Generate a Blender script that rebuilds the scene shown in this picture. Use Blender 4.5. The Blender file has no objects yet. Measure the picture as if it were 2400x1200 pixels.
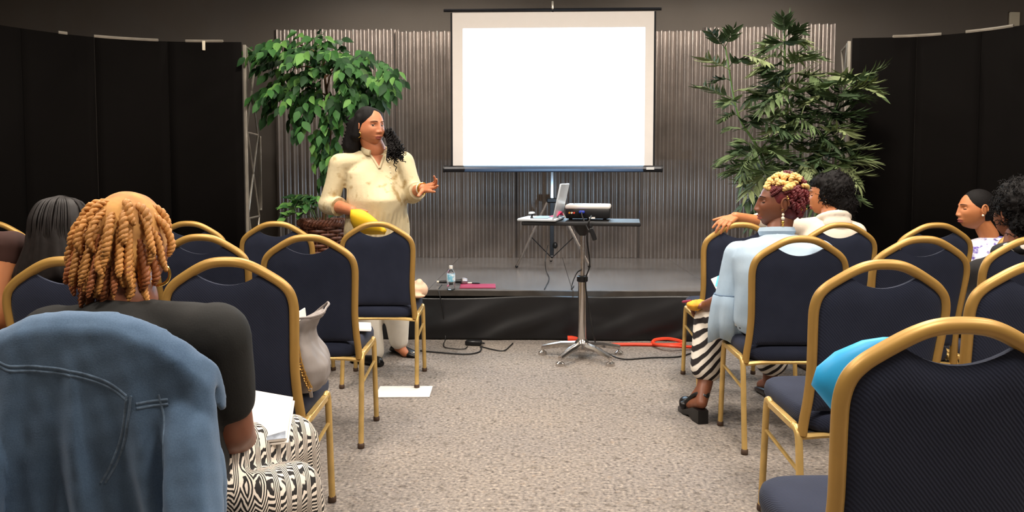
import bpy, bmesh, math, random
import numpy as np
from mathutils import Vector, Matrix, Euler
random.seed(7); rng = np.random.default_rng(7)
scene = bpy.context.scene
COL = scene.collection
R = math.radians; PI = math.pi

# ------------------------------------------------------------------ camera
F = 1750.0; CAMH = 1.18; YAW = R(2.0); PITCH = R(3.0); HORIZON = 416.0
PY0 = HORIZON + F * math.tan(PITCH)
cam_d = bpy.data.cameras.new('camera'); cam = bpy.data.objects.new('camera', cam_d); COL.objects.link(cam)
cam.location = (0, 0, CAMH); cam.rotation_euler = (R(90) - PITCH, 0, YAW)
cam_d.sensor_width = 36; cam_d.lens = F / 2400 * 36; cam_d.shift_y = -(600 - PY0) / 2400
cam_d.clip_start = 0.05; scene.camera = cam
CAMP = np.array([0, 0, CAMH])
cf = np.array([-math.sin(YAW) * math.cos(PITCH), math.cos(YAW) * math.cos(PITCH), -math.sin(PITCH)])
cr = np.array([math.cos(YAW), math.sin(YAW), 0.0]); cu = np.cross(cr, cf)
def W(px, py, Y):                      # a place in the room, at distance Y from the camera's wall
    d = cf + cr * (px - 1200) / F + cu * (PY0 - py) / F
    return CAMP + d * (Y / d[1])
def WZ(px, py, z):                     # a place in the room, at height z
    d = cf + cr * (px - 1200) / F + cu * (PY0 - py) / F
    return CAMP + d * ((z - CAMH) / d[2])

# ------------------------------------------------------------------ world, exposure, room lamps
w = bpy.data.worlds.new('world'); scene.world = w; w.use_nodes = True
w.node_tree.nodes['Background'].inputs[0].default_value = (1.0, .86, .7, 1)
w.node_tree.nodes['Background'].inputs[1].default_value = 0.02
vs = scene.view_settings
vs.view_transform = 'Standard'; vs.look = 'None'; vs.exposure = 0.0; vs.gamma = 1.0; vs.use_curve_mapping = False
CEIL = 3.6
LAMP_COLOR = (1.0, .90, .79)
LAMPS = [(-2.1, .5, 80), (.9, .5, 80), (3.2, .5, 68), (-2.1, 2.7, 60), (.9, 2.7, 60), (3.2, 2.7, 52), (-1.2, 4.2, 84), (1.6, 4.2, 84)]
DOWNLIGHTS = [(-1.75, 6.85, 62), (-.75, 6.85, 62), (1.35, 6.85, 62), (2.3, 6.85, 62)]      # wall-wash lamps over the steel sheets
PROJECTOR_POWER = 1600.0
PROJECTOR_COLOR = (.42, .70, 1.0)

# ------------------------------------------------------------------ mesh helpers
def nrm(a):
    a = np.asarray(a, float); return a / (np.linalg.norm(a) + 1e-12)
class G:
    def __init__(s): s.v = []; s.f = []; s.m = []; s.n = 0
    def add(s, vf, mi=0, M=None):
        v, f = vf; v = np.asarray(v, float)
        if M is not None: v = v @ np.array(M)[:3, :3].T + np.array(M)[:3, 3]
        s.v.append(v); o = s.n
        s.f += [tuple(int(i) + o for i in q) for q in f]; s.m += [mi] * len(f) if np.isscalar(mi) else list(mi); s.n += len(v)
        return s
    def data(s): return (np.concatenate(s.v) if s.v else np.zeros((0, 3))), s.f
def tube(pts, r, n=8, up=None, ratio=1.0, closed=False):
    p = np.asarray(pts, float); k = len(p); r = np.broadcast_to(np.asarray(r, float), (k,))
    if closed: t = np.roll(p, -1, 0) - np.roll(p, 1, 0)
    else:
        t = np.zeros_like(p); t[1:-1] = p[2:] - p[:-2]; t[0] = p[1] - p[0]; t[-1] = p[-1] - p[-2]
    t /= np.linalg.norm(t, axis=1)[:, None] + 1e-12
    a = np.array(up, float) if up is not None else (np.array([0, 0, 1.]) if abs(t[0][2]) < .9 else np.array([1., 0, 0]))
    ang = np.arange(n) * 2 * PI / n
    V = []
    for i in range(k):
        if up is not None: a = np.array(up, float)
        b = nrm(np.cross(t[i], a)); a2 = nrm(np.cross(b, t[i])); a = a2
        V.append(p[i] + r[i] * (np.cos(ang)[:, None] * b + ratio * np.sin(ang)[:, None] * a2))
    V = np.concatenate(V); Fc = []
    for i in range(k if closed else k - 1):
        j = (i + 1) % k
        for q in range(n): Fc.append((i * n + q, i * n + (q + 1) % n, j * n + (q + 1) % n, j * n + q))
    if not closed: Fc.append(tuple(range(n))[::-1]); Fc.append(tuple((k - 1) * n + q for q in range(n)))
    return V, Fc
def loft(rings, cap=True):
    n = len(rings[0]); V = np.concatenate(rings); Fc = []
    for i in range(len(rings) - 1):
        for q in range(n): Fc.append((i * n + q, i * n + (q + 1) % n, (i + 1) * n + (q + 1) % n, (i + 1) * n + q))
    if cap: Fc.append(tuple(range(n))[::-1]); Fc.append(tuple((len(rings) - 1) * n + q for q in range(n)))
    return V, Fc
def ellipsoid(c, r, rot=None, nu=20, nv=12):
    th = np.linspace(0, PI, nv + 1)[1:-1]; ph = np.arange(nu) * 2 * PI / nu
    V = [[0, 0, 1]] + [[math.sin(t) * math.cos(p), math.sin(t) * math.sin(p), math.cos(t)] for t in th for p in ph] + [[0, 0, -1]]
    V = np.array(V) * np.asarray(r, float)
    if rot is not None: V = V @ np.array(Euler(rot).to_matrix()).T
    Fc = [(0, 1 + q, 1 + (q + 1) % nu) for q in range(nu)]
    for i in range(nv - 2):
        for q in range(nu): Fc.append((1 + i * nu + q, 1 + (i + 1) * nu + q, 1 + (i + 1) * nu + (q + 1) % nu, 1 + i * nu + (q + 1) % nu))
    e = len(V) - 1; b = 1 + (nv - 2) * nu
    Fc += [(e, b + (q + 1) % nu, b + q) for q in range(nu)]
    return V + np.asarray(c, float), Fc
def capsule(p0, p1, r0, r1, n=14, side=None, ratio=1.0):       # tapered, round ends; squashed along the axis across `side`
    p0 = np.asarray(p0, float); p1 = np.asarray(p1, float); d = p1 - p0; L = np.linalg.norm(d); d = d / (L + 1e-9)
    P = []; rr = []
    for a in np.linspace(-80, 0, 5): P.append(p0 + d * r0 * math.sin(R(a))); rr.append(r0 * math.cos(R(a)))
    for a in np.linspace(0, 80, 5): P.append(p1 + d * r1 * math.sin(R(a))); rr.append(r1 * math.cos(R(a)))
    up = None
    if side is not None: up = nrm(np.cross(nrm(side), d))
    return tube(P, rr, n, up, ratio)
def lathe(prof, n=20, c=(0, 0, 0)):
    ang = np.arange(n) * 2 * PI / n; c = np.asarray(c, float)
    return loft([np.stack([r * np.cos(ang), r * np.sin(ang), np.full(n, z)], 1) + c for r, z in prof])
def rbox(c, size, bev=.005, rot=None, seg=1):
    bm = bmesh.new(); bmesh.ops.create_cube(bm, size=1)
    for v in bm.verts: v.co = Vector((v.co.x * size[0], v.co.y * size[1], v.co.z * size[2]))
    if bev > 0: bmesh.ops.bevel(bm, geom=bm.edges[:], offset=bev, segments=seg, affect='EDGES', profile=.5)
    bm.verts.index_update(); V = np.array([v.co[:] for v in bm.verts]); Fc = [tuple(v.index for v in f.verts) for f in bm.faces]; bm.free()
    if rot is not None: V = V @ np.array(Euler(rot).to_matrix()).T
    return V + np.asarray(c, float), Fc
def bar(p0, p1, a, b, up=(0, 0, 1), bev=.002):                 # rectangular bar between two points
    p0 = np.asarray(p0, float); p1 = np.asarray(p1, float); d = p1 - p0; L = np.linalg.norm(d); d = d / L
    s = nrm(np.cross(d, up)); u = np.cross(s, d)
    V, Fc = rbox((0, 0, 0), (a, L, b), bev)
    return V @ np.array([s, d, u]) + (p0 + p1) / 2, Fc
def gridsurf(P):                                                # P: (nu,nv,3)
    nu, nv = P.shape[:2]
    return P.reshape(-1, 3), [(i * nv + j, (i + 1) * nv + j, (i + 1) * nv + j + 1, i * nv + j + 1) for i in range(nu - 1) for j in range(nv - 1)]
_ns = {}
def noise(P, scale, seed=0, octs=3):                            # smooth pseudo-random field from a few waves, about -1..1
    P = np.asarray(P, float); out = np.zeros(len(P)); amp = 1; tot = 0
    g = np.random.default_rng(1000 + seed)
    for o in range(octs):
        for k in range(5):
            d = g.normal(size=3); d /= np.linalg.norm(d); ph = g.uniform(0, 6.28)
            out += amp * np.sin(P @ d * scale * (.7 + .6 * g.random()) + ph) / 2.2
        tot += amp; amp *= .5; scale *= 1.9
    return out / tot
def catmull(pts, n=8):
    p = [np.asarray(q, float) for q in pts]; p = [2 * p[0] - p[1]] + p + [2 * p[-1] - p[-2]]; out = []
    for i in range(1, len(p) - 2):
        for t in np.arange(n) / n:
            a, b, c, d = p[i - 1:i + 3]
            out.append(.5 * (2 * b + (c - a) * t + (2 * a - 5 * b + 4 * c - d) * t * t + (3 * b - a - 3 * c + d) * t ** 3))
    out.append(p[-2]); return np.array(out)

def mkmesh(name, vf, mats, mi=None, smooth=True, angle=40):
    v, f = vf if not isinstance(vf, G) else vf.data()
    if isinstance(vf, G): mi = vf.m
    me = bpy.data.meshes.new(name); me.from_pydata([tuple(q) for q in np.asarray(v).tolist()], [], f)
    for m in (mats if isinstance(mats, (list, tuple)) else [mats]): me.materials.append(m)
    if mi is not None and len(mi) == len(me.polygons): me.polygons.foreach_set('material_index', mi)
    if smooth:
        me.polygons.foreach_set('use_smooth', [True] * len(me.polygons))
        if angle: me.set_sharp_from_angle(angle=R(angle))
    me.update(); return me
def obj(name, vf, mats, parent=None, smooth=True, angle=40, mi=None, label=None):
    o = bpy.data.objects.new(name, mkmesh(name, vf, mats, mi, smooth, angle)); COL.objects.link(o)
    if parent is not None: o.parent = parent
    if label: o['label'] = label
    return o
def inst(name, me, parent=None, M=None):
    o = bpy.data.objects.new(name, me); COL.objects.link(o)
    if parent is not None: o.parent = parent
    if M is not None: o.matrix_local = M
    return o
def tag(o, label, cat, group=None, kind=None):
    o['label'] = label
    if cat: o['category'] = cat
    if group: o['group'] = group
    if kind: o['kind'] = kind
    return o
def thing(name, label, cat, loc=(0, 0, 0), rz=0, group=None):
    o = bpy.data.objects.new(name, None); COL.objects.link(o); o.empty_display_size = .1
    o.location = tuple(float(q) for q in loc); o.rotation_euler = (0, 0, rz)
    return tag(o, label, cat, group)
def dup(root, loc, rz, label):
    r = root.copy(); COL.objects.link(r); r.location = tuple(float(q) for q in loc); r.rotation_euler = (0, 0, rz); r['label'] = label
    for ch in list(root.children):
        c = ch.copy(); COL.objects.link(c); c.parent = r
        for g_ in list(ch.children):
            d = g_.copy(); COL.objects.link(d); d.parent = c
    return r
def fuse(g, voxel=.009, smooth=6, fac=.5):                      # one continuous skin over overlapping closed shapes
    me = mkmesh('tmp', g.data(), [], smooth=False); o = bpy.data.objects.new('tmp', me); COL.objects.link(o)
    m = o.modifiers.new('r', 'REMESH'); m.mode = 'VOXEL'; m.voxel_size = voxel; m.use_smooth_shade = True
    if smooth: s = o.modifiers.new('s', 'SMOOTH'); s.factor = fac; s.iterations = smooth
    dg = bpy.context.evaluated_depsgraph_get(); dg.update(); ev = o.evaluated_get(dg).to_mesh()
    V = np.zeros(len(ev.vertices) * 3); ev.vertices.foreach_get('co', V); V = V.reshape(-1, 3)
    Fc = [tuple(p.vertices) for p in ev.polygons]
    N = np.zeros(len(ev.vertices) * 3); ev.vertices.foreach_get('normal', N); N = N.reshape(-1, 3)
    o.evaluated_get(dg).to_mesh_clear(); bpy.data.objects.remove(o); bpy.data.meshes.remove(me)
    return V, Fc, N

# ------------------------------------------------------------------ materials
def lin(c): return tuple(((x / 255) / 12.92 if x / 255 <= .04045 else ((x / 255 + .055) / 1.055) ** 2.4) for x in c)
def newmat(name):
    m = bpy.data.materials.new(name); m.use_nodes = True; nt = m.node_tree
    return m, nt, nt.nodes['Principled BSDF']
def nd(nt, typ, **kw):
    n = nt.nodes.new(typ)
    for k, v in kw.items():
        if k in n.inputs.keys() if isinstance(k, str) else False: n.inputs[k].default_value = v
        else: setattr(n, k, v)
    return n
def ramp(nt, stops, src, interp='LINEAR'):
    r = nt.nodes.new('ShaderNodeValToRGB'); e = r.color_ramp; e.interpolation = interp
    while len(e.elements) > 1: e.elements.remove(e.elements[0])
    e.elements[0].position = stops[0][0]; e.elements[0].color = (*stops[0][1], 1)
    for p, c in stops[1:]: q = e.elements.new(p); q.color = (*c, 1)
    nt.links.new(src, r.inputs[0]); return r
def pmat(name, c, rough=.6, metal=0., var=.12, vs=12., bump=0., bs=150., spec=.4, sheen=0., sss=0., coat=0.):
    m, nt, b = newmat(name); L = nt.links.new; c = lin(c)
    tc = nd(nt, 'ShaderNodeTexCoord'); n = nd(nt, 'ShaderNodeTexNoise'); n.inputs['Scale'].default_value = vs; n.inputs['Detail'].default_value = 4
    L(tc.outputs['Object'], n.inputs['Vector'])
    r = ramp(nt, [(.3, tuple(x * (1 - var) for x in c)), (.7, tuple(min(1, x * (1 + var)) for x in c))], n.outputs['Fac'])
    L(r.outputs[0], b.inputs['Base Color'])
    b.inputs['Roughness'].default_value = rough; b.inputs['Metallic'].default_value = metal; b.inputs['Specular IOR Level'].default_value = spec
    if sheen: b.inputs['Sheen Weight'].default_value = sheen; b.inputs['Sheen Roughness'].default_value = .5
    if coat: b.inputs['Coat Weight'].default_value = coat; b.inputs['Coat Roughness'].default_value = .15
    if sss: b.inputs['Subsurface Weight'].default_value = sss; b.inputs['Subsurface Radius'].default_value = (.012, .005, .003); b.inputs['Subsurface Scale'].default_value = 1
    if bump:
        n2 = nd(nt, 'ShaderNodeTexNoise'); n2.inputs['Scale'].default_value = bs; n2.inputs['Detail'].default_value = 3; L(tc.outputs['Object'], n2.inputs['Vector'])
        bp = nd(nt, 'ShaderNodeBump'); bp.inputs['Strength'].default_value = bump; bp.inputs['Distance'].default_value = .003
        L(n2.outputs['Fac'], bp.inputs['Height']); L(bp.outputs[0], b.inputs['Normal'])
    return m
def mth(nt, op, a, b=None, c=None):
    n = nt.nodes.new('ShaderNodeMath'); n.operation = op
    for i, x in enumerate((a, b, c)):
        if x is None: continue
        if isinstance(x, (int, float)): n.inputs[i].default_value = x
        else: nt.links.new(x, n.inputs[i])
    return n.outputs[0]

# carpet: grey-brown loop pile with dark and pale flecks
def carpet():
    m, nt, b = newmat('carpet'); L = nt.links.new; tc = nd(nt, 'ShaderNodeTexCoord')
    def nz(s, d=3):
        n = nd(nt, 'ShaderNodeTexNoise'); n.inputs['Scale'].default_value = s; n.inputs['Detail'].default_value = d; L(tc.outputs['Object'], n.inputs['Vector']); return n.outputs['Fac']
    fine = nz(70, 5); mid = nz(26, 4); big = nz(1.3, 3)
    base = ramp(nt, [(.28, lin((84, 79, 76))), (.42, lin((127, 120, 115))), (.58, lin((147, 139, 131))), (.74, lin((180, 169, 156)))], fine)
    fl = ramp(nt, [(.3, (.62, .6, .58)), (.45, (1, 1, 1)), (.6, (1, 1, 1)), (.72, (1.0, .93, .86))], mid)
    bg = ramp(nt, [(.3, (.86, .87, .9)), (.7, (1, .98, .95))], big)
    x1 = nd(nt, 'ShaderNodeMixRGB', blend_type='MULTIPLY'); x1.inputs[0].default_value = 1; L(base.outputs[0], x1.inputs[1]); L(fl.outputs[0], x1.inputs[2])
    x2 = nd(nt, 'ShaderNodeMixRGB', blend_type='MULTIPLY'); x2.inputs[0].default_value = 1; L(x1.outputs[0], x2.inputs[1]); L(bg.outputs[0], x2.inputs[2])
    L(x2.outputs[0], b.inputs['Base Color']); b.inputs['Roughness'].default_value = .95; b.inputs['Specular IOR Level'].default_value = .15
    bp = nd(nt, 'ShaderNodeBump'); bp.inputs['Strength'].default_value = .7; bp.inputs['Distance'].default_value = .008; L(fine, bp.inputs['Height']); L(bp.outputs[0], b.inputs['Normal'])
    return m
# woven navy upholstery with a fine diagonal rib
def navy():
    m, nt, b = newmat('navy_fabric'); L = nt.links.new; tc = nd(nt, 'ShaderNodeTexCoord')
    wv = nd(nt, 'ShaderNodeTexWave'); wv.inputs['Scale'].default_value = 75; wv.inputs['Distortion'].default_value = 1.2; wv.inputs['Detail'].default_value = 2; wv.bands_direction = 'DIAGONAL'
    L(tc.outputs['Object'], wv.inputs['Vector'])
    n = nd(nt, 'ShaderNodeTexNoise'); n.inputs['Scale'].default_value = 9; L(tc.outputs['Object'], n.inputs['Vector'])
    mx = mth(nt, 'ADD', mth(nt, 'MULTIPLY', wv.outputs['Fac'], .35), mth(nt, 'MULTIPLY', n.outputs['Fac'], .65))
    r = ramp(nt, [(.25, lin((34, 39, 56))), (.75, lin((45, 50, 68)))], mx); L(r.outputs[0], b.inputs['Base Color'])
    b.inputs['Roughness'].default_value = .85; b.inputs['Sheen Weight'].default_value = .05; b.inputs['Specular IOR Level'].default_value = .2
    bp = nd(nt, 'ShaderNodeBump'); bp.inputs['Strength'].default_value = .22; bp.inputs['Distance'].default_value = .002; L(wv.outputs['Fac'], bp.inputs['Height']); L(bp.outputs[0], b.inputs['Normal'])
    return m
def stripes(name, dirv, period, c1, c2, duty=.5, distort=.004):
    m, nt, b = newmat(name); L = nt.links.new; tc = nd(nt, 'ShaderNodeTexCoord'); s = nd(nt, 'ShaderNodeSeparateXYZ'); L(tc.outputs['Object'], s.inputs[0])
    n = nd(nt, 'ShaderNodeTexNoise'); n.inputs['Scale'].default_value = 9; L(tc.outputs['Object'], n.inputs['Vector'])
    v = mth(nt, 'ADD', mth(nt, 'ADD', mth(nt, 'MULTIPLY', s.outputs[0], dirv[0]), mth(nt, 'MULTIPLY', s.outputs[1], dirv[1])), mth(nt, 'MULTIPLY', s.outputs[2], dirv[2]))
    v = mth(nt, 'ADD', v, mth(nt, 'MULTIPLY', n.outputs['Fac'], distort * 6))
    fr = mth(nt, 'FRACT', mth(nt, 'DIVIDE', v, period))
    r = ramp(nt, [(0, lin(c1)), (duty - .04, lin(c1)), (duty + .04, lin(c2)), (.96, lin(c2)), (1, lin(c1))], fr); L(r.outputs[0], b.inputs['Base Color']); b.inputs['Roughness'].default_value = .8
    return m
def zigzag():
    m, nt, b = newmat('zigzag_print'); L = nt.links.new; tc = nd(nt, 'ShaderNodeTexCoord'); s = nd(nt, 'ShaderNodeSeparateXYZ'); L(tc.outputs['Object'], s.inputs[0])
    n = nd(nt, 'ShaderNodeTexNoise'); n.inputs['Scale'].default_value = 16; n.inputs['Detail'].default_value = 3; L(tc.outputs['Object'], n.inputs['Vector'])
    nn = mth(nt, 'MULTIPLY', mth(nt, 'SUBTRACT', n.outputs['Fac'], .5), .022)
    u = mth(nt, 'ADD', s.outputs[0], mth(nt, 'MULTIPLY', s.outputs[1], .45))
    tri = mth(nt, 'PINGPONG', mth(nt, 'ADD', u, mth(nt, 'MULTIPLY', nn, .5)), .015)
    v = mth(nt, 'ADD', mth(nt, 'ADD', mth(nt, 'SUBTRACT', s.outputs[2], mth(nt, 'MULTIPLY', s.outputs[1], .75)), mth(nt, 'MULTIPLY', tri, 1.15)), nn)
    fr = mth(nt, 'FRACT', mth(nt, 'DIVIDE', v, .0105))
    r = ramp(nt, [(0, lin((22, 18, 17))), (.46, lin((22, 18, 17))), (.54, lin((226, 214, 200))), (.95, lin((226, 214, 200))), (1, lin((22, 18, 17)))], fr)
    L(r.outputs[0], b.inputs['Base Color']); b.inputs['Roughness'].default_value = .85
    return m
def blotch(name, base, spots, scale=9, thr=.58, soft=.06, seed=0, rough=.8):
    m, nt, b = newmat(name); L = nt.links.new; tc = nd(nt, 'ShaderNodeTexCoord'); mp = nd(nt, 'ShaderNodeMapping'); mp.inputs['Location'].default_value = (seed * 3.7, seed, seed * 1.3); L(tc.outputs['Object'], mp.inputs[0])
    n = nd(nt, 'ShaderNodeTexNoise'); n.inputs['Scale'].default_value = scale; n.inputs['Detail'].default_value = 4; L(mp.outputs[0], n.inputs['Vector'])
    n2 = nd(nt, 'ShaderNodeTexNoise'); n2.inputs['Scale'].default_value = scale * .35; L(mp.outputs[0], n2.inputs['Vector'])
    v = mth(nt, 'ADD', mth(nt, 'MULTIPLY', n.outputs['Fac'], .65), mth(nt, 'MULTIPLY', n2.outputs['Fac'], .35))
    r = ramp(nt, [(thr - soft, lin(base)), (thr + soft, lin(spots))], v); L(r.outputs[0], b.inputs['Base Color']); b.inputs['Roughness'].default_value = rough
    n3 = nd(nt, 'ShaderNodeTexNoise'); n3.inputs['Scale'].default_value = 40; L(tc.outputs['Object'], n3.inputs['Vector'])
    bp = nd(nt, 'ShaderNodeBump'); bp.inputs['Strength'].default_value = .15; bp.inputs['Distance'].default_value = .01; L(n3.outputs['Fac'], bp.inputs['Height']); L(bp.outputs[0], b.inputs['Normal'])
    return m
def dots(name, base, dot, scale=40, thr=.42):
    m, nt, b = newmat(name); L = nt.links.new; tc = nd(nt, 'ShaderNodeTexCoord'); v = nd(nt, 'ShaderNodeTexVoronoi'); v.inputs['Scale'].default_value = scale; L(tc.outputs['Object'], v.inputs['Vector'])
    r = ramp(nt, [(thr - .04, lin(dot)), (thr + .04, lin(base))], v.outputs['Distance']); L(r.outputs[0], b.inputs['Base Color']); b.inputs['Roughness'].default_value = .7
    return m
def denim(name, c0, c1):
    m, nt, b = newmat(name); L = nt.links.new; tc = nd(nt, 'ShaderNodeTexCoord')
    n = nd(nt, 'ShaderNodeTexNoise'); n.inputs['Scale'].default_value = 4; n.inputs['Detail'].default_value = 5; L(tc.outputs['Object'], n.inputs['Vector'])
    f = nd(nt, 'ShaderNodeTexNoise'); f.inputs['Scale'].default_value = 420; L(tc.outputs['Object'], f.inputs['Vector'])
    v = mth(nt, 'ADD', mth(nt, 'MULTIPLY', n.outputs['Fac'], .75), mth(nt, 'MULTIPLY', f.outputs['Fac'], .25))
    r = ramp(nt, [(.32, lin(c0)), (.68, lin(c1))], v); L(r.outputs[0], b.inputs['Base Color']); b.inputs['Roughness'].default_value = .9; b.inputs['Sheen Weight'].default_value = .1
    bp = nd(nt, 'ShaderNodeBump'); bp.inputs['Strength'].default_value = .3; bp.inputs['Distance'].default_value = .001; L(f.outputs['Fac'], bp.inputs['Height']); L(bp.outputs[0], b.inputs['Normal'])
    return m
def emis(name, c, s):
    m, nt, b = newmat(name); b.inputs['Base Color'].default_value = (*c, 1); b.inputs['Emission Color'].default_value = (*c, 1); b.inputs['Emission Strength'].default_value = s; return m
def glassy(name, c, rough=.05):
    m, nt, b = newmat(name); b.inputs['Base Color'].default_value = (*c, 1); b.inputs['Transmission Weight'].default_value = 1; b.inputs['Roughness'].default_value = rough; b.inputs['IOR'].default_value = 1.3; return m
MAT = dict(
    carpet=carpet(), navy=navy(),
    wall=pmat('dark_wall_paint', (108, 101, 94), .8, var=.06, vs=1.5, bump=.1, bs=60), sidewall=pmat('side_wall_paint', (96, 88, 80), .85, var=.04),
    ceiling=pmat('ceiling_tile', (205, 200, 192), .9, var=.05, vs=30, bump=.3, bs=120),
    metal=pmat('galvanised_steel', (158, 149, 143), .23, .66, var=.16, vs=3.5, bump=.05, bs=30),
    gold=pmat('gold_frame', (178, 139, 72), .42, .32, var=.10, vs=9, spec=.5),
    goldleg=pmat('worn_gold_leg', (204, 170, 104), .34, .42, var=.16, vs=14),
    glide=pmat('brown_glide', (70, 52, 40), .6), black=pmat('black_plastic', (20, 20, 22), .4, var=.05), blackcloth=pmat('black_display_fabric', (14, 12, 11), .95, var=.1, vs=2, spec=.05),
    skirt=pmat('black_stage_skirt', (15, 15, 18), .42, var=.2, vs=3, spec=.5), deck=pmat('stage_deck', (108, 104, 102), .26, var=.12, vs=2.5, bump=.08, bs=25, spec=.5),
    trim=pmat('stage_edge', (62, 58, 54), .35, var=.25, vs=9), silver=pmat('silver_tube', (200, 192, 178), .3, .7), chrome=pmat('chrome', (205, 200, 196), .16, .95, var=.04),
    screen=pmat('screen_fabric', (236, 226, 216), .9, var=.01, spec=.1), screenback=pmat('screen_border', (14, 14, 16), .8), bar=pmat('screen_case', (28, 28, 32), .3, .3, var=.1),
    white=pmat('white_plastic', (225, 222, 216), .4, var=.03), cream=pmat('cream_plate', (232, 222, 198), .6, var=.02), paper=pmat('white_paper', (240, 234, 226), .8, var=.02), greyprint=pmat('grey_print', (140, 148, 160), .8, var=.5, vs=40),
    laptop=pmat('pale_laptop', (196, 204, 212), .35, .2, var=.03), pink=pmat('pink_notes', (228, 70, 120), .7, var=.05), red=pmat('maroon_folder', (150, 40, 72), .6, var=.06),
    cable=pmat('black_cable', (24, 23, 23), .5, var=.05), orange=pmat('orange_cord', (236, 74, 44), .5, var=.06), blueplug=pmat('blue_plug', (40, 60, 170), .4),
    water=glassy('clear_bottle', (.96, .98, 1)), blabel=blotch('bottle_label', (120, 190, 220), (236, 244, 248), 30, .5, .05), mesh_=pmat('microphone_mesh', (150, 140, 138), .4, .7, var=.3, vs=200),
    wicker=pmat('brown_wicker', (92, 52, 34), .55, var=.4, vs=35, bump=.4, bs=120), soil=pmat('moss', (50, 44, 30), .95), bark=pmat('bark', (104, 74, 50), .8, var=.3, vs=25, bump=.4, bs=60),
    leaf1=pmat('leaf_dark', (34, 66, 34), .6, spec=.22, var=.2, vs=8), leaf2=pmat('leaf_mid', (54, 98, 46), .6, spec=.22, var=.2, vs=8), leaf3=pmat('leaf_bright', (96, 140, 70), .6, spec=.22, var=.15, vs=8),
    palm1=pmat('palm_dark', (56, 74, 48), .6, spec=.22, var=.2, vs=8), palm2=pmat('palm_mid', (94, 112, 74), .6, spec=.22, var=.2, vs=8), palm3=pmat('palm_pale', (130, 142, 98), .6, spec=.22, var=.15, vs=8), cane=pmat('palm_cane', (84, 110, 58), .5, var=.2, vs=20),
    skin1=pmat('skin_warm_brown', (186, 118, 82), .5, var=.06, vs=14, sss=.12), skin2=pmat('skin_brown', (134, 82, 56), .5, var=.08, vs=14, sss=.1), skin3=pmat('skin_deep_brown', (120, 72, 50), .48, var=.06, vs=14, sss=.1), skin4=pmat('skin_tan', (190, 122, 78), .5, var=.05, vs=14, sss=.12),
    lip=pmat('lips', (150, 78, 66), .65, var=.05), eyewhite=pmat('eye_white', (206, 196, 186), .2, var=.02), iris=pmat('eye_iris', (38, 24, 18), .15, var=.1), brow=pmat('dark_brow', (36, 24, 20), .8),
    hairblack=pmat('black_hair', (15, 12, 12), .7, var=.3, vs=60, bump=.5, bs=260, spec=.18), hairdark=pmat('straight_dark_hair', (30, 25, 24), .6, var=.3, vs=50, spec=.3), 
    twist=pmat('copper_twists', (190, 132, 68), .55, var=.28, vs=9, bump=.3, bs=200), twistlow=pmat('auburn_twists', (150, 88, 48), .55, var=.3, vs=12, bump=.3, bs=200), scalp=blotch('golden_roots', (206, 152, 82), (150, 104, 72), 22, .56, .14),
    blonde=pmat('blonde_braids', (222, 182, 112), .5, var=.2, vs=25, bump=.3, bs=160), redhair=pmat('burgundy_braids', (92, 26, 30), .5, var=.35, vs=25, bump=.3, bs=160),
    blouse=blotch('cream_blouse', (208, 193, 156), (164, 138, 90), 15, .60, .05, 2), trousers=pmat('white_trousers', (232, 226, 214), .8, var=.04), shoe=pmat('black_shoe', (16, 15, 16), .3), yellow=pmat('yellow_paper', (244, 196, 34), .6, var=.04),
    tee=pmat('black_tee', (24, 24, 23), .85, var=.1, vs=6, bump=.15, bs=300), zig=zigzag(), denim=denim('blue_denim', (50, 74, 102), (90, 116, 144)), seam=pmat('denim_seam', (96, 116, 138), .9, var=.35, vs=90), denimdark=denim('dark_denim', (40, 60, 88), (66, 92, 124)),
    chambray=denim('light_chambray', (146, 172, 196), (184, 204, 220)), stripe=stripes('striped_skirt', (.72, 0, -.72), .037, (30, 22, 24), (236, 228, 216), .46),
    hoodie=pmat('cream_hoodie', (206, 194, 178), .9, var=.05, bump=.1, bs=200), floral=blotch('purple_floral', (220, 218, 228), (92, 76, 158), 24, .54, .03, 5), collar=dots('pebble_collar', (22, 20, 20), (232, 224, 212), 26, .42), blacktop=pmat('black_knit', (24, 22, 22), .9, var=.12, vs=10, bump=.2, bs=250), brownsleeve=pmat('brown_top', (60, 34, 28), .85),
    greybag=pmat('grey_leather', (142, 134, 130), .6, var=.10, vs=7, bump=.15, bs=60), chain=pmat('gold_chain', (200, 160, 92), .3, .8), bluebag=pmat('bright_blue_bag', (40, 158, 216), .5, var=.06, vs=5), beige=pmat('beige_cloth', (214, 178, 150), .8, var=.06), earring=pmat('gold_earring', (222, 178, 88), .2, .9), bluefold=pmat('aqua_folder', (70, 180, 214), .6), amber=pmat('amber_cloth', (226, 160, 44), .7, var=.2, vs=40), lampframe=pmat('lamp_frame', (220, 216, 208), .5), diffuser=emis('lamp_diffuser', LAMP_COLOR, 4.0), tabletop=pmat('black_laminate', (26, 26, 28), .55, var=.08), lens=glassy('projector_lens', (.9, .95, 1)),
)

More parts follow.
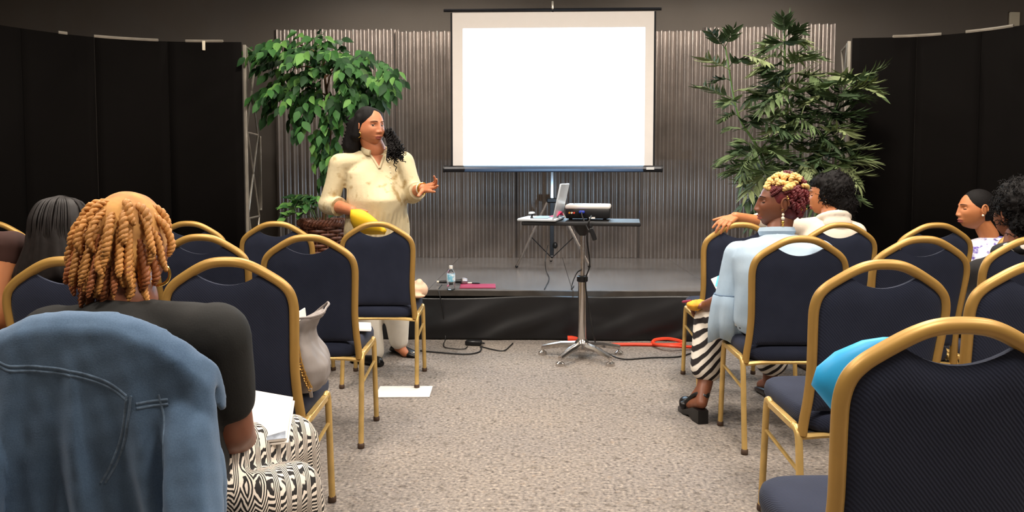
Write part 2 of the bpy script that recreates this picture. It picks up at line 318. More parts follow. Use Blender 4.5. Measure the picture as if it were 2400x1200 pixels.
# ================================================================== THE ROOM
X0, X1, Y0, Y1 = -6.2, 6.6, -2.6, 8.0
def struct(name, vf, m, label=None, smooth=False):
    o = obj(name, vf, m, None, smooth); o['kind'] = 'structure'
    if label: o['label'] = label
    return o
struct('floor', rbox(((X0 + X1) / 2, (Y0 + Y1) / 2, -.05), (X1 - X0, Y1 - Y0, .1), 0), MAT['carpet'], 'grey-brown speckled carpet floor of the meeting room')
wall_back = struct('wall_back', rbox(((X0 + X1) / 2, Y1 + .05, CEIL / 2), (X1 - X0 + .2, .1, CEIL + .1), 0), MAT['wall'], 'dark grey-brown painted wall behind the stage')
struct('wall_left', rbox((X0 - .05, (Y0 + Y1) / 2, CEIL / 2), (.1, Y1 - Y0, CEIL + .1), 0), MAT['sidewall'], 'dark taupe painted wall on the left side of the room')
struct('wall_right', rbox((X1 + .05, (Y0 + Y1) / 2, CEIL / 2), (.1, Y1 - Y0, CEIL + .1), 0), MAT['sidewall'], 'dark taupe painted wall on the right side of the room')
struct('wall_rear', rbox(((X0 + X1) / 2, Y0 - .05, CEIL / 2), (X1 - X0 + .2, .1, CEIL + .1), 0), MAT['sidewall'], 'dark taupe painted wall behind the audience')
struct('ceiling', rbox(((X0 + X1) / 2, (Y0 + Y1) / 2, CEIL + .05), (X1 - X0, Y1 - Y0, .1), 0), MAT['ceiling'], 'pale tiled ceiling above the meeting room')

for i, (lx, ly, pw) in enumerate(LAMPS):
    side = 'stage' if ly > 4 else ('middle rows' if ly > 2 else 'back rows')
    t = thing('ceiling_light', 'square warm ceiling light over the %s, %s' % (side, ['left', 'centre', 'right', 'left', 'centre', 'right', 'left', 'right'][i]), 'light', (lx, ly, CEIL), 0, 'square ceiling lights')
    g = G()
    for a, b, sx, sy in ((0, .3, .64, .04), (0, -.3, .64, .04), (.3, 0, .04, .56), (-.3, 0, .04, .56)): g.add(rbox((a, b, -.015), (sx, sy, .03), .004))
    obj('lamp_frame', g, MAT['lampframe'], t, False); obj('diffuser', rbox((0, 0, -.008), (.56, .56, .012), 0), MAT['diffuser'], t, False)
    ld = bpy.data.lights.new('ceiling_lamp', 'AREA'); ld.shape = 'SQUARE'; ld.size = .54; ld.energy = pw; ld.color = LAMP_COLOR
    lo = bpy.data.objects.new('ceiling_lamp', ld); COL.objects.link(lo); lo.parent = t; lo.location = (0, 0, -.035)

for i, (lx, ly, pw) in enumerate(DOWNLIGHTS):
    t = thing('downlight', 'round recessed downlight close to the back wall, ' + ['far left', 'left of the screen', 'right of the screen', 'far right'][i], 'light', (lx, ly, CEIL), 0, 'round downlights')
    obj('trim_ring', lathe([(.09, 0), (.11, -.004), (.105, -.014), (.085, -.012), (.085, -.002)], 24), MAT['lampframe'], t); obj('lamp', lathe([(.08, -.001), (.082, -.008)], 20), MAT['diffuser'], t)
    ld = bpy.data.lights.new('downlight_lamp', 'SPOT'); ld.energy = pw; ld.color = LAMP_COLOR; ld.spot_size = R(150); ld.spot_blend = .5; ld.shadow_soft_size = .05
    lo = bpy.data.objects.new('downlight_lamp', ld); COL.objects.link(lo); lo.parent = t; lo.location = (0, 0, -.02)

# ---- corrugated steel sheets standing along the back wall
STZ = .36; STY = 5.40; SHY = 7.6
def sheet_mesh(wd, ht, pitch=.078, amp=.019):
    n = int(wd / pitch * 10); xs = np.linspace(0, wd, n + 1); zs = np.array([0, .003, .006, ht - .006, ht - .003, ht])
    P = np.zeros((n + 1, 6, 3)); P[:, :, 0] = xs[:, None]; P[:, :, 1] = amp * np.cos(xs / pitch * 2 * PI)[:, None]; P[:, :, 2] = zs[None]
    return gridsurf(P)
sx0 = W(650, 300, SHY)[0]; sx1 = W(1945, 300, SHY)[0]; NS = 9; sw = (sx1 - sx0) / NS
sheet_me = mkmesh('corrugated_sheet', sheet_mesh(sw + .04, 2.32), MAT['metal'], smooth=True, angle=0)
for i in range(NS):
    o = inst('corrugated_sheet', sheet_me, wall_back)
    o.location = (sx0 + i * sw - .02 + random.uniform(-.004, .004), SHY + (i % 2) * .016, STZ + .0 ); o.rotation_euler = (0, random.uniform(-.003, .003), 0)
    o.scale = (1, 1, [1.0, 1.0, .99, .985, .98, .98, .985, 1.0, 1.01][i])
    md = o.modifiers.new('thickness', 'SOLIDIFY'); md.thickness = .002

# ---- white plate high on the wall
pl = W(2378, 45, Y1 - .02)
t = thing('wall_plate', 'small cream rectangular plate high on the wall at the far right', 'wall plate', (pl[0], Y1, pl[2] - .07), 0)
obj('cover', rbox((0, -.015, .07), (.10, .03, .145), .005), MAT['cream'], t); obj('rim', rbox((0, -.003, .07), (.112, .006, .158), .002), MAT['glide'], t)

# ================================================================== STAGE
gx0, gx1 = -1.86, 2.36
t = thing('stage', 'low black stage platform with a wrinkled skirt below the screen', 'stage', ((gx0 + gx1) / 2, STY, 0))
cx = (gx0 + gx1) / 2; wd = gx1 - gx0; dp = Y1 - .05 - STY
ndk = 4
for i in range(ndk):
    obj('deck_panel', rbox((-wd / 2 + (i + .5) * wd / ndk, dp / 2, STZ - .02), (wd / ndk - .003, dp, .04), .002), MAT['deck'], t, False)
obj('riser_frame', rbox((0, dp / 2 + .02, (STZ - .04) / 2), (wd - .06, dp - .06, STZ - .04), 0), MAT['black'], t, False)
obj('edge_strip', rbox((0, -.004, STZ - .022), (wd, .012, .046), .004), MAT['trim'], t)
nu, nv = 260, 26
u = np.linspace(-wd / 2, wd / 2, nu)[:, None] * np.ones((1, nv)); v = np.linspace(0, 1, nv)[None] * np.ones((nu, 1))
top = STZ - .045 + .010 * np.sin(u * 2.3 + .6) - .006 * np.sin(u * 5.1)
q = np.stack([u + .45 * v, v * .4, u * 0], -1).reshape(-1, 3)
fold = (noise(q * [1, 1, 1], 11, 3, 3) * .5 + np.sin((u + .55 * v * 1.0).reshape(-1) * 9 + 2 * noise(q, 4, 4)) * .5).reshape(nu, nv)
ys = -.012 - .006 * v - .020 * np.sin(np.clip(v, 0, 1) * PI * .55) * (fold + .9)
obj('skirt', gridsurf(np.stack([u, ys, top * (1 - v) + .006 * v], -1)), MAT['skirt'], t).modifiers.new('thickness', 'SOLIDIFY').thickness = .003

# ================================================================== POP-UP DISPLAYS
def display(label, pts, inner, sgn):
    P = [W(px, 416, Y)[:2] for px, Y in pts]; base = P[0]
    t = thing('display_stand', label, 'display stand', (base[0], base[1], 0))
    C = catmull([np.array([p[0] - base[0], p[1] - base[1], 0]) for p in P], 8); H = 2.25; npan = len(P) - 1
    for k in range(npan):
        seg = C[k * 8:k * 8 + 9].copy(); d = seg[-1] - seg[0]; seg[0] += d * .003; seg[-1] -= d * .003
        zs = np.linspace(.04, H, 2); Q = np.zeros((9, 2, 3))
        Q[:, :, :2] = seg[:, None, :2]; Q[:, :, 2] = zs[None]
        o = obj('fabric_panel', gridsurf(Q), MAT['blackcloth'], t, True, 60); m = o.modifiers.new('thickness', 'SOLIDIFY'); m.thickness = .012; m.offset = 0
    up = np.array([0, 0, H + .008])
    for a, b in inner['rails']: obj('top_rail', tube([C[i] + up for i in range(a, b)], .012, 6), MAT['silver'], t)
    bk = np.array(W(inner['back'][0], 416, inner['back'][1]) - np.array([base[0], base[1], 0])); bk[2] = 0
    fr = C[0] + np.array([sgn * .02, .01, 0])
    def Z(z): return np.array([0, 0, z])
    obj('post', bar(fr + Z(0), fr + Z(H - .02), .022, .022, (0, 1, 0)), MAT['silver'], t)
    lev = [.02, .85, 1.54, H - .03]
    for z in lev: obj('cross_bar', tube([fr + Z(z), bk + Z(z)], .009, 6), MAT['silver'], t)
    for a, b in zip(lev[:-1], lev[1:]):
        obj('diagonal', tube([fr + Z(a), bk + Z(b)], .008, 6), MAT['silver'], t); obj('diagonal', tube([bk + Z(a), fr + np.array([0, .03, 0]) + Z(b)], .008, 6), MAT['silver'], t)
    obj('foot', rbox((bk + fr) / 2 + Z(.015), (.1, .42, .03), .006), MAT['black'], t)
    if 'flat' in inner: obj('magnet_bar', bar(bk + np.array([.012, 0, .90]), bk + np.array([.012, 0, 1.53]), .03, .008, (0, 1, 0)), MAT['silver'], t)
    if 'clip' in inner:
        i = inner['clip']; obj('clip', rbox(C[i] + np.array([0, -.012, H - .03]), (.022, .014, .075), .003), MAT['cream'], t)
display('curved black fabric display backdrop on the left, beside the leafy ficus', [(572, 5.9), (400, 5.85), (230, 5.65), (60, 5.3), (-150, 4.8), (-420, 4.25)], dict(rails=[(2, 7), (9, 17), (19, 21)], back=(606, 6.3), flat=1, clip=4), 1)
display('curved black fabric display backdrop on the right, behind the profile woman', [(1990, 5.9), (2140, 5.85), (2290, 5.65), (2440, 5.3), (2620, 4.8), (2820, 4.3)], dict(rails=[(5, 12), (14, 21)], back=(1966, 6.3)), -1)

# ================================================================== PROJECTION SCREEN
SY = 6.75
a = W(1060, 30, SY); b = W(1530, 390, SY); base = WZ(1291, 612, STZ)
t = thing('projection_screen', 'white tripod projection screen lit by the projector on the stage', 'screen', (base[0], SY, STZ))
def L(p): return np.array([p[0] - base[0], p[1] - SY, p[2] - STZ])
la, lb = L(a), L(b)
obj('screen_fabric', rbox(((la[0] + lb[0]) / 2, 0, (la[2] + lb[2]) / 2), (lb[0] - la[0], .003, la[2] - lb[2]), 0), MAT['screen'], t, False)
for s, x in ((-1, la[0]), (1, lb[0])): obj('black_border', rbox((x + s * .008, 0, (la[2] + lb[2]) / 2), (.016, .004, la[2] - lb[2]), 0), MAT['screenback'], t, False)
c0 = L(W(1042, 400, SY)); c1 = L(W(1549, 396, SY)); c0[2] = c1[2] = lb[2] - .022
obj('roller_case', tube([c0, c1], .031, 10), MAT['bar'], t, True, 30)
for s, c in ((-1, c0), (1, c1)): obj('end_cap', tube([c - np.array([.012 * (s < 0), 0, 0]), c + np.array([.012 * (s > 0), 0, 0])], .034, 10), MAT['black'], t)
obj('case_label', rbox(c1 + np.array([-.10, -.0315, .004]), (.07, .002, .022), 0), MAT['white'], t)
r0 = L(W(1040, 22, SY)); r1 = L(W(1550, 20, SY)); r0[2] = r1[2] = la[2] + .02
obj('top_rod', tube([r0, r1], .014, 8), MAT['bar'], t)
PX = 0.0; PYo = .045
def pt(px, py): p = L(W(px, py, SY)); return np.array([PX, PYo, p[2]])
obj('pole', bar(np.array([PX, PYo, .10]), np.array([PX, PYo, la[2] + .05]), .026, .026, (0, 1, 0)), MAT['chrome'], t)
obj('pole_sleeve', bar(np.array([PX, PYo, pt(1291, 600)[2]]), np.array([PX, PYo, pt(1291, 468)[2]]), .036, .036, (0, 1, 0)), MAT['black'], t)
obj('hook', tube([(0, .02, la[2] + .045), (0, .0, la[2] + .09), (0, -.01, la[2] + .06), (0, -.005, la[2] + .02)], .010, 6), MAT['silver'], t)
ap = pt(1291, 470)
obj('collar', rbox(ap, (.10, .06, .045), .01), MAT['black'], t); obj('knob', ellipsoid((.03, PYo - .04, pt(1291, 575)[2]), (.022, .03, .03)), MAT['black'], t)
for px, py in ((1211, 629), (1381, 629), (1300, 590)):
    ft = L(WZ(px, py, STZ)); ft[2] = .018
    if py < 600: ft[:2] = (0.0, .45)
    st = ap + nrm([ft[0], ft[1], 0]) * .035
    lg = obj('tripod_leg', tube([st, ft], .012, 8), MAT['chrome'], t); obj('foot_cap', ellipsoid(ft, (.014, .014, .014)), MAT['black'], lg)
    md_ = st + (ft - st) * .55; obj('brace', bar(md_, np.array([PX, PYo, pt(1291, 606)[2]]), .016, .008), MAT['bar'], t)

# ================================================================== PROJECTOR CART
bc = WZ(1364, 838, 0.0); TY = bc[1]
tz = W(1364, 516, TY)[2]
t = thing('projector_stand', 'chrome pedestal stand with black top carrying the projector', 'projector stand', (bc[0], TY, 0))
TR = R(-7)
obj('tabletop', rbox((-.0, 0, tz - .012), (.74, .44, .024), .006, (0, 0, TR)), MAT['tabletop'], t)
obj('mount', lathe([(.02, tz - .10), (.05, tz - .07), (.075, tz - .024)], 16), MAT['black'], t)
obj('inner_pole', tube([(0, 0, .45), (0, 0, tz - .06)], .016, 14), MAT['chrome'], t); obj('outer_pole', tube([(0, 0, .08), (0, 0, .54)], .028, 16), MAT['chrome'], t)
obj('pole_collar', lathe([(.028, .50), (.036, .505), (.036, .535), (.028, .54)], 16), MAT['black'], t)
obj('hub', lathe([(.03, .045), (.052, .05), (.05, .10), (.03, .125)], 16), MAT['chrome'], t)
for k in range(5):
    an = R(-52 + 72 * k); d = np.array([math.cos(an), math.sin(an), 0])
    lg = obj('base_leg', tube([d * .03 + [0, 0, .085], d * .14 + [0, 0, .078], d * .27 + [0, 0, .05]], [.025, .021, .016], 8), MAT['chrome'], t)
    obj('glide', lathe([(.010, 0.052), (.010, .03), (.028, .018), (.030, 0.0)], 12, d * .268), MAT['chrome'], lg)
# projector
pc = W(1381, 508, TY - .02); prj = thing('projector', 'white and black video projector with cables on the stand', 'projector', (pc[0], TY + .06, tz), TR)
obj('body', rbox((0, 0, .045), (.285, .235, .066), .012, None, 2), MAT['black'], prj); obj('top_shell', rbox((0, 0, .088), (.292, .24, .030), .013, None, 2), MAT['white'], prj)
obj('focus_slot', rbox((-.07, -.03, .104), (.06, .02, .004), .001), MAT['black'], prj); obj('label_plate', rbox((.03, -.119, .018), (.038, .003, .010), 0), MAT['white'], prj)
for s in (-1, 1): obj('foot', lathe([(.012, 0), (.012, .013)], 10, (s * .11, -.08, 0)), MAT['black'], prj)
obj('foot', lathe([(.012, 0), (.012, .013)], 10, (0, .09, 0)), MAT['black'], prj)
lx = -.085
obj('lens_barrel', tube([(lx, .112, .062), (lx, .132, .062)], .034, 18), MAT['black'], prj); obj('lens', ellipsoid((lx, .131, .062), (.026, .006, .026)), MAT['lens'], prj)
for x, c, r_ in ((-.115, 'amber', .006), (-.10, 'cream', .006), (-.085, 'orange', .006)): obj('jack', tube([(x, -.116, .05), (x, -.135, .05)], r_, 8), MAT[c], prj)
vg = obj('video_plug', rbox((-.035, -.134, .056), (.036, .034, .018), .004), MAT['blueplug'], prj)
# the projector's beam: a real lamp at the lens, cut to the picture's rectangle on the screen
bpy.context.view_layer.update()
lp = np.array((prj.matrix_world @ Vector((lx, .15, .062)))[:])
sl = bpy.data.lights.new('projector_lamp', 'SPOT'); sl.energy = PROJECTOR_POWER; sl.color = PROJECTOR_COLOR; sl.spot_size = R(130); sl.spot_blend = 0; sl.shadow_soft_size = .004
so = bpy.data.objects.new('projector_lamp', sl); COL.objects.link(so); so.location = lp.tolist(); so.rotation_euler = (R(90), 0, 0)
D = SY - lp[1]; i0 = W(1085, 67, SY); i1 = W(1509, 402, SY)
sl.use_nodes = True; nt = sl.node_tree; em = nt.nodes['Emission']
tc = nt.nodes.new('ShaderNodeTexCoord'); sp = nt.nodes.new('ShaderNodeSeparateXYZ'); nt.links.new(tc.outputs['Normal'], sp.inputs[0])
az = mth(nt, 'ABSOLUTE', sp.outputs[2]); uu = mth(nt, 'DIVIDE', sp.outputs[0], az); vv = mth(nt, 'DIVIDE', sp.outputs[1], az)
def win(x, lo, hi): return mth(nt, 'MULTIPLY', mth(nt, 'GREATER_THAN', x, lo), mth(nt, 'LESS_THAN', x, hi))
mask = mth(nt, 'MULTIPLY', win(uu, (i0[0] - lp[0]) / D, (i1[0] - lp[0]) / D), win(vv, (i1[2] - lp[2]) / D, (i0[2] - lp[2]) / D))
stray = mth(nt, 'ADD', mask, .014)                          # light leaking around the lens
nt.links.new(stray, em.inputs['Strength'])
# laptop, seen from its side
lc = W(1272, 510, TY - .03)
lt = thing('laptop', 'open pale laptop seen edge-on beside the projector', 'laptop', (lc[0] - .008, TY - .03, tz), TR + R(-4))
obj('base', rbox((0, 0, .011), (.25, .34, .018), .006), MAT['laptop'], lt); obj('keyboard', rbox((.01, 0, .021), (.11, .29, .003), .001), MAT['black'], lt)
ld_ = [np.array([.125, y, .016]) for y in (-.17, .17)]
V, Fc = rbox((0, 0, .115), (.010, .34, .235), .004, (0, R(12), 0)); lid = obj('lid', (V + [.128, 0, .008], Fc), MAT['laptop'], lt)
V, Fc = rbox((-.006, 0, .115), (.002, .31, .2), 0, (0, R(12), 0)); obj('display', (V + [.128, 0, .008], Fc), MAT['black'], lid)
k = thing('clicker', 'small black and pale puck sitting on the laptop edge', 'clicker', (lc[0] - .07, TY - .12, tz + .021), 0)
obj('stem', lathe([(.010, 0), (.006, .012), (.016, .026)], 12), MAT['black'], k); obj('cap', lathe([(.017, .024), (.022, .028), (.020, .036), (.010, .039)], 12), MAT['laptop'], k)
pn = thing('sticky_notes', 'pink folded paper note on the laptop keyboard', 'paper', (lc[0] + .09, TY - .10, tz + .0235), R(20))
obj('sheet', gridsurf(np.array([[(-.04, -.03, .006), (-.04, .04, .006)], [(-.01, -.03, .010), (-.01, .04, .012)], [(.022, -.03, .038), (.022, .04, .040)], [(.035, -.03, .014), (.035, .04, .014)]])), MAT['pink'], pn, False).modifiers.new('thickness', 'SOLIDIFY').thickness = .002

# ================================================================== THINGS ON THE STAGE EDGE
def on_stage(px, py): return WZ(px, py, STZ)
p = on_stage(1057, 679)
bt = thing('water_bottle', 'clear plastic water bottle with blue label on the stage edge', 'bottle', p)
k = .9
obj('bottle_body', lathe([(.024, 0), (.030, .004), (.031, .02), (.029, .03), (.031, .04), (.031, .115), (.028, .128), (.014, .150), (.012, .156), (.012, .166)], 20), MAT['water'], bt)
obj('label', lathe([(.0316, .062), (.0318, .063), (.0318, .112), (.0316, .113)], 20), MAT['blabel'], bt); obj('cap', lathe([(.0145, .155), (.0145, .176), (.012, .178)], 16), MAT['white'], bt)
obj('bottle_water', lathe([(.022, .003), (.0285, .006), (.0285, .10)], 16), MAT['water'], bt)
p = on_stage(1062, 668)
mc = thing('microphone', 'black handheld microphone lying behind the water bottle', 'microphone', (p[0], p[1], STZ), R(12))
V, Fc = lathe([(.008, -.11), (.011, -.10), (.016, .05), (.02, .062)], 14); Ry = np.array(Euler((0, R(90), 0)).to_matrix())
obj('handle', (V @ Ry.T + [0, 0, .026], Fc), MAT['black'], mc); V, Fc = lathe([(.02, .062), (.027, .07), (.027, .09), (.02, .108), (.008, .114)], 14); obj('grille', (V @ Ry.T + [0, 0, .027], Fc), MAT['mesh_'], mc)
V, Fc = lathe([(.011, -.125), (.011, -.108)], 10); obj('connector', (V @ Ry.T + [0, 0, .026], Fc), MAT['silver'], mc)
p = on_stage(1120, 672)
fo = thing('folder', 'maroon folder with a pen on the stage edge', 'folder', (p[0], p[1], STZ), R(4))
obj('cover', rbox((0, 0, .005), (.265, .20, .006), .001), MAT['red'], fo); obj('pages', rbox((-.004, 0, .0012), (.255, .19, .0022), 0), MAT['paper'], fo)
p = on_stage(1100, 668)
pe = thing('pen', 'dark pen with silver clip lying on the maroon folder', 'pen', (p[0], p[1] + .01, STZ + .0085), R(-6))
obj('barrel', tube([(-.07, 0, .006), (.07, 0, .006)], .006, 8), MAT['silver'], pe); obj('grip', tube([(.02, 0, .006), (.075, 0, .006), (.085, 0, .006)], [.0065, .0065, .002], 8), MAT['black'], pe)

# ================================================================== CABLES
def cord(name, label, pts, r, m, cat='cable'):
    P = catmull(pts, 8); b = P[0].copy(); b[2] = 0
    o = obj(name, tube(P - b, r, 6), MAT[m]); o.location = b.tolist(); return tag(o, label, cat)
def fl(px, py, z=.006): return WZ(px, py, z)
e = STY - .04
cord('microphone_cable', 'thin black microphone cable hanging over the stage skirt', [on_stage(1036, 674) + [0, 0, .02], W(1028, 678, STY + .03), W(1030, 690, e), W(1038, 730, e), W(1044, 790, e), fl(1040, 806), fl(1046, 815), fl(1085, 818), fl(1096, 812)], .0035, 'cable')
cord('power_cable', 'black power cable on the carpet left of the adapter', [fl(985, 822), fl(1040, 827), fl(1090, 830), fl(1120, 826), fl(1128, 818), fl(1126, 812)], .005, 'cable')
cord('adapter_lead', 'short black lead curving from the adapter to the stage skirt', [fl(1128, 812), fl(1150, 818), fl(1180, 822), fl(1196, 810), fl(1202, 804)], .004, 'cable')
p = fl(1110, 809, 0); o = thing('power_adapter', 'black power adapter block lying on the carpet before the stage', 'adapter', p, R(-6)); obj('block', rbox((0, 0, .018), (.115, .06, .036), .008), MAT['black'], o); obj('strain_relief', tube([(.055, 0, .018), (.078, 0, .016)], .007, 8), MAT['black'], o)
pj = np.array((prj.matrix_world @ Vector((-.035, -.15, .056)))[:])
cord('video_cable', 'black video cable drooping from the blue projector plug', [pj, pj + [.004, -.03, -.03], W(1377, 535, TY - .26), W(1383, 545, TY - .26)], .0045, 'cable')
ad = thing('video_adapter', 'black cable ferrite hanging from the projector table', 'adapter', W(1393, 563, TY - .26)); V, Fc = bar((.004, 0, 0), (-.022, 0, .075), .028, .018, (0, 1, 0), .004); obj('block', (V, Fc), MAT['black'], ad)
obj('strain_relief', tube([(-.022, 0, .07), (-.026, 0, .092)], .007, 8), MAT['black'], ad)
cord('projector_cable', 'long black cable running down the chrome pole and across the carpet', [W(1386, 506, TY - .16), W(1380, 522, TY - .25), W(1376, 560, TY - .1), W(1382, 620, TY - .06), W(1372, 660, TY - .045), W(1380, 720, TY - .045), W(1392, 790, TY - .05), fl(1404, 815, .02), fl(1440, 836, .02), fl(1470, 842), fl(1530, 838), fl(1590, 836), fl(1625, 826)], .005, 'cable')
cord('loop_cable', 'black cable looping from the pole onto the stage edge', [W(1362, 632, TY - .04), W(1352, 640, TY + .1), W(1343, 660, STY + .0), on_stage(1339, 680) + [0, 0, .01], on_stage(1345, 672) + [0, 0, .006]], .004, 'cable')
cord('screen_cable', 'thin black cable dangling beside the screen tripod', [W(1284, 575, 6.6), W(1278, 610, 6.3), on_stage(1280, 640) + [0, 0, .02], on_stage(1287, 655) + [0, 0, .008], on_stage(1276, 680) + [0, 0, .008]], .0035, 'cable')
cord('extension_cord', 'orange extension cord along the foot of the stage', [fl(1352, 806, .02), fl(1400, 808, .013), fl(1480, 807, .013), fl(1560, 808, .013), fl(1600, 806, .013), W(1596, 800, 5.27), W(1565, 794, 5.28), W(1535, 797, 5.27), fl(1532, 806, .02), fl(1570, 811, .036), fl(1640, 814, .013), fl(1700, 814, .013)], .012, 'orange', 'cord')
p = fl(1340, 804, 0); o = thing('cord_socket', 'orange socket end of the extension cord by the skirt', 'socket', p, 0); obj('housing', lathe([(.012, .05), (.02, .03), (.026, .0), (.026, -.03)], 12), MAT['orange'], o); o.rotation_euler = (0, R(90), 0); o.location.z = .027
obj('face', lathe([(.02, -.033), (.02, -.029)], 12), MAT['black'], o)

# ================================================================== BANQUET CHAIRS
def lean(z): return .055 - .095 * max(0, (z - .40)) / .53          # the back tilts away from the seat
def back_outline():
    half = [(0, .925), (.045, .921), (.085, .906), (.135, .876), (.165, .854), (.185, .828), (.194, .79), (.193, .74), (.188, .66), (.184, .58), (.186, .50), (.192, .43), (.195, .385)]
    pts = [(-x, z) for x, z in half[::-1]] + half[1:]
    return catmull([np.array([x, lean(z), z]) for x, z in pts], 4)
def make_chair(label):
    t = thing('banquet_chair', label, 'chair', (0, 0, 0), 0, 'navy and gold banquet chairs')
    OUT = back_outline()
    obj('back_frame', tube(OUT, .0155, 8, (0, 1, .0), 1.1), MAT['gold'], t, True, 60)
    # back pad: fills the frame, scooped below the crest so a hand slot stays open
    def xw(z):
        zs = np.array([p[2] for p in OUT[len(OUT) // 2:]])[::-1]; xs = np.array([p[0] for p in OUT[len(OUT) // 2:]])[::-1]
        return np.interp(z, zs, xs)
    nx, nz = 24, 22; P = np.zeros((nx + 1, nz + 1, 3)); Q = np.zeros_like(P); us = np.linspace(-1, 1, nx + 1)
    zc = np.array([p[2] for p in OUT[len(OUT) // 2:]]); xc = np.array([p[0] for p in OUT[len(OUT) // 2:]])
    for i, u in enumerate(us):
        x_top = abs(u) * .186
        k = x_top < .16
        zt = np.interp(x_top, xc[:24], zc[:24]) - .012
        if x_top < .095: zt = min(zt, .856 + .032 * (x_top / .095) ** 2 - .004)
        for j in range(nz + 1):
            v = j / nz; z = .465 + (zt - .465) * v; hw = xw(z) - .006; x = np.clip(u * .186, -hw, hw) if v > .8 else u * min(.186, hw)
            if v <= .8: x = u * hw * 1.0 if hw < .186 else u * .186
            ed = min(1, (1 - abs(u)) * 5) ** .5 * min(1, (1 - v) * 7 + .0) ** .5 * min(1, v * 9 + .15) ** .5
            P[i, j] = (x, lean(z) - .005 - .012 * ed, z); Q[i, j] = (x, lean(z) + .006 + .026 * ed, z)
    g = G(); g.add(gridsurf(P)); v, f = gridsurf(Q); g.add((v, [q[::-1] for q in f]))
    n1 = (nx + 1) * (nz + 1); idx = lambda i, j: i * (nz + 1) + j
    rim = [idx(i, 0) for i in range(nx + 1)] + [idx(nx, j) for j in range(1, nz + 1)] + [idx(i, nz) for i in range(nx - 1, -1, -1)] + [idx(0, j) for j in range(nz - 1, 0, -1)]
    for a, b in zip(rim, rim[1:] + rim[:1]): g.f.append((b, a, a + n1, b + n1)); g.m.append(0)
    obj('backrest', g, MAT['navy'], t, True, 70)
    # seat cushion
    rings = []
    def sq(w0, w1, y0, y1, z, e=5.0, n=40):
        out = []
        for a in np.arange(n) * 2 * PI / n:
            c, s_ = math.cos(a), math.sin(a); c = math.copysign(abs(c) ** (2 / e), c); s_ = math.copysign(abs(s_) ** (2 / e), s_)
            y = (y0 + y1) / 2 + s_ * (y1 - y0) / 2; ww = w0 + (w1 - w0) * (s_ + 1) / 2; out.append((c * ww, y, z))
        return np.array(out)
    for dz, k in ((.392, .93), (.398, .97), (.415, 1.0), (.435, 1.0), (.452, .975), (.462, .92), (.468, .78), (.471, .5), (.4715, .1)):
        rings.append(sq(.192 * k, .204 * k, .245 - .215 * k, .245 + .225 * k, dz))
    obj('seat', loft(rings), MAT['navy'], t, True, 60)
    obj('seat_pan', rbox((0, .25, .385), (.36, .38, .014), .003), MAT['black'], t)
    up = (1, 0, 0)
    for s in (-1, 1):
        x = s * .206
        for nm, foot, knee in (('rear', (x + s * .004, .0, .0), (x, .052, .378)), ('front', (x + s * .004, .372, .0), (x, .345, .398))):
            f0 = np.array(foot); k0 = np.array(knee)
            other = np.array((x, .10, .398)) if nm == 'rear' else np.array((x, .30, .405))
            pts = np.array([f0 + (0, 0, .012), f0 * .5 + k0 * .5, k0 * .94 + f0 * .06, k0 + (other - k0) * .35 + (0, 0, .010), other])
            lg = obj('leg', tube(catmull(pts, 4), .0135, 8, (1, 0, 0), .9), MAT['goldleg'], t, True, 50)
            obj('glide', lathe([(.013, .0), (.0155, .004), (.0155, .02), (.012, .024)], 10, foot), MAT['glide'], lg)
        obj('side_rail', bar((x, .095, .4), (x, .305, .405), .022, .022), MAT['goldleg'], t)
        obj('stretcher', tube([(x, .038, .27), (x, .352, .30)], .007, 6), MAT['goldleg'], t)
        obj('seat_bracket', bar((s * .19, .13, .392), (s * .206, .13, .392), .03, .01), MAT['goldleg'], t)
    obj('cross_rail', tube(catmull([(-.206, .06, .375), (-.1, .05, .386), (.1, .05, .386), (.206, .06, .375)], 4), .010, 6), MAT['goldleg'], t)
    obj('cross_rail', tube([(-.206, .335, .388), (.206, .335, .388)], .010, 6), MAT['goldleg'], t)
    return t
ROW = {1: 4.06, 2: 3.13, 3: 2.22, 4: 1.305, 5: 1.215}
CH = {}
chair_list = [
    ('A1', 882, 1, 0, 'navy gold-framed chair directly in front of the standing presenter'),
    ('B1', 645, 1, 0, 'empty navy gold-framed chair in front of the wicker plant basket'),
    ('C1', 440, 1, 0, 'navy gold-framed front-row chair just right of the copper-haired head, topmost arch'),
    ('E1', -25, 1, 3, 'navy gold-framed front-row chair cut by the left picture edge'),
    ('A2', 720, 2, 0, 'empty navy gold-framed aisle chair with white paper on its seat'),
    ('B2', 468, 2, 0, 'navy gold-framed chair partly hidden behind the copper-haired woman, middle arch'),
    ('D2', -97, 2, 3, 'navy gold-framed chair whose arch end shows behind the bare arm, left edge'),
    ('A3', 530, 3, 0, 'navy gold-framed chair holding the grey leather handbag'),
    ('B3', 152, 3, 0, 'navy gold-framed chair of the woman with straight dark hair'),
    ('C3', -215, 3, 2, 'navy gold-framed chair of the bare-armed person at the left edge'),
    ('A4', 190, 5, 0, 'navy gold-framed chair under the draped denim jacket'),
    ('F1', 1737, 1, 0, 'navy gold-framed chair with a forearm resting along its crest'),
    ('G1', 1970, 1, 0, 'navy gold-framed chair of the person in the cream hoodie'),
    ('H1', 2195, 1, 0, 'empty navy gold-framed front-row chair left of the profile woman'),
    ('I1', 2432, 1, 2, 'navy gold-framed chair of the woman in the purple floral top'),
    ('F2', 1878, 2, 0, 'navy gold-framed chair of the woman in the light denim shirt'),
    ('G2', 2163, 2, 0, 'empty navy gold-framed second-row chair left of the woman in black'),
    ('H2', 2425, 2, 0, 'navy gold-framed chair of the woman with the pebble-dotted collar'),
    ('F3', 2072, 3, 0, 'empty navy gold-framed aisle chair just beyond the blue bag'),
    ('G3', 2444, 3, 0, 'navy gold-framed third-row chair cut by the right picture edge'),
    ('F4', 2252, 4, 0, 'nearest navy gold-framed chair at lower right with the blue bag'),
]
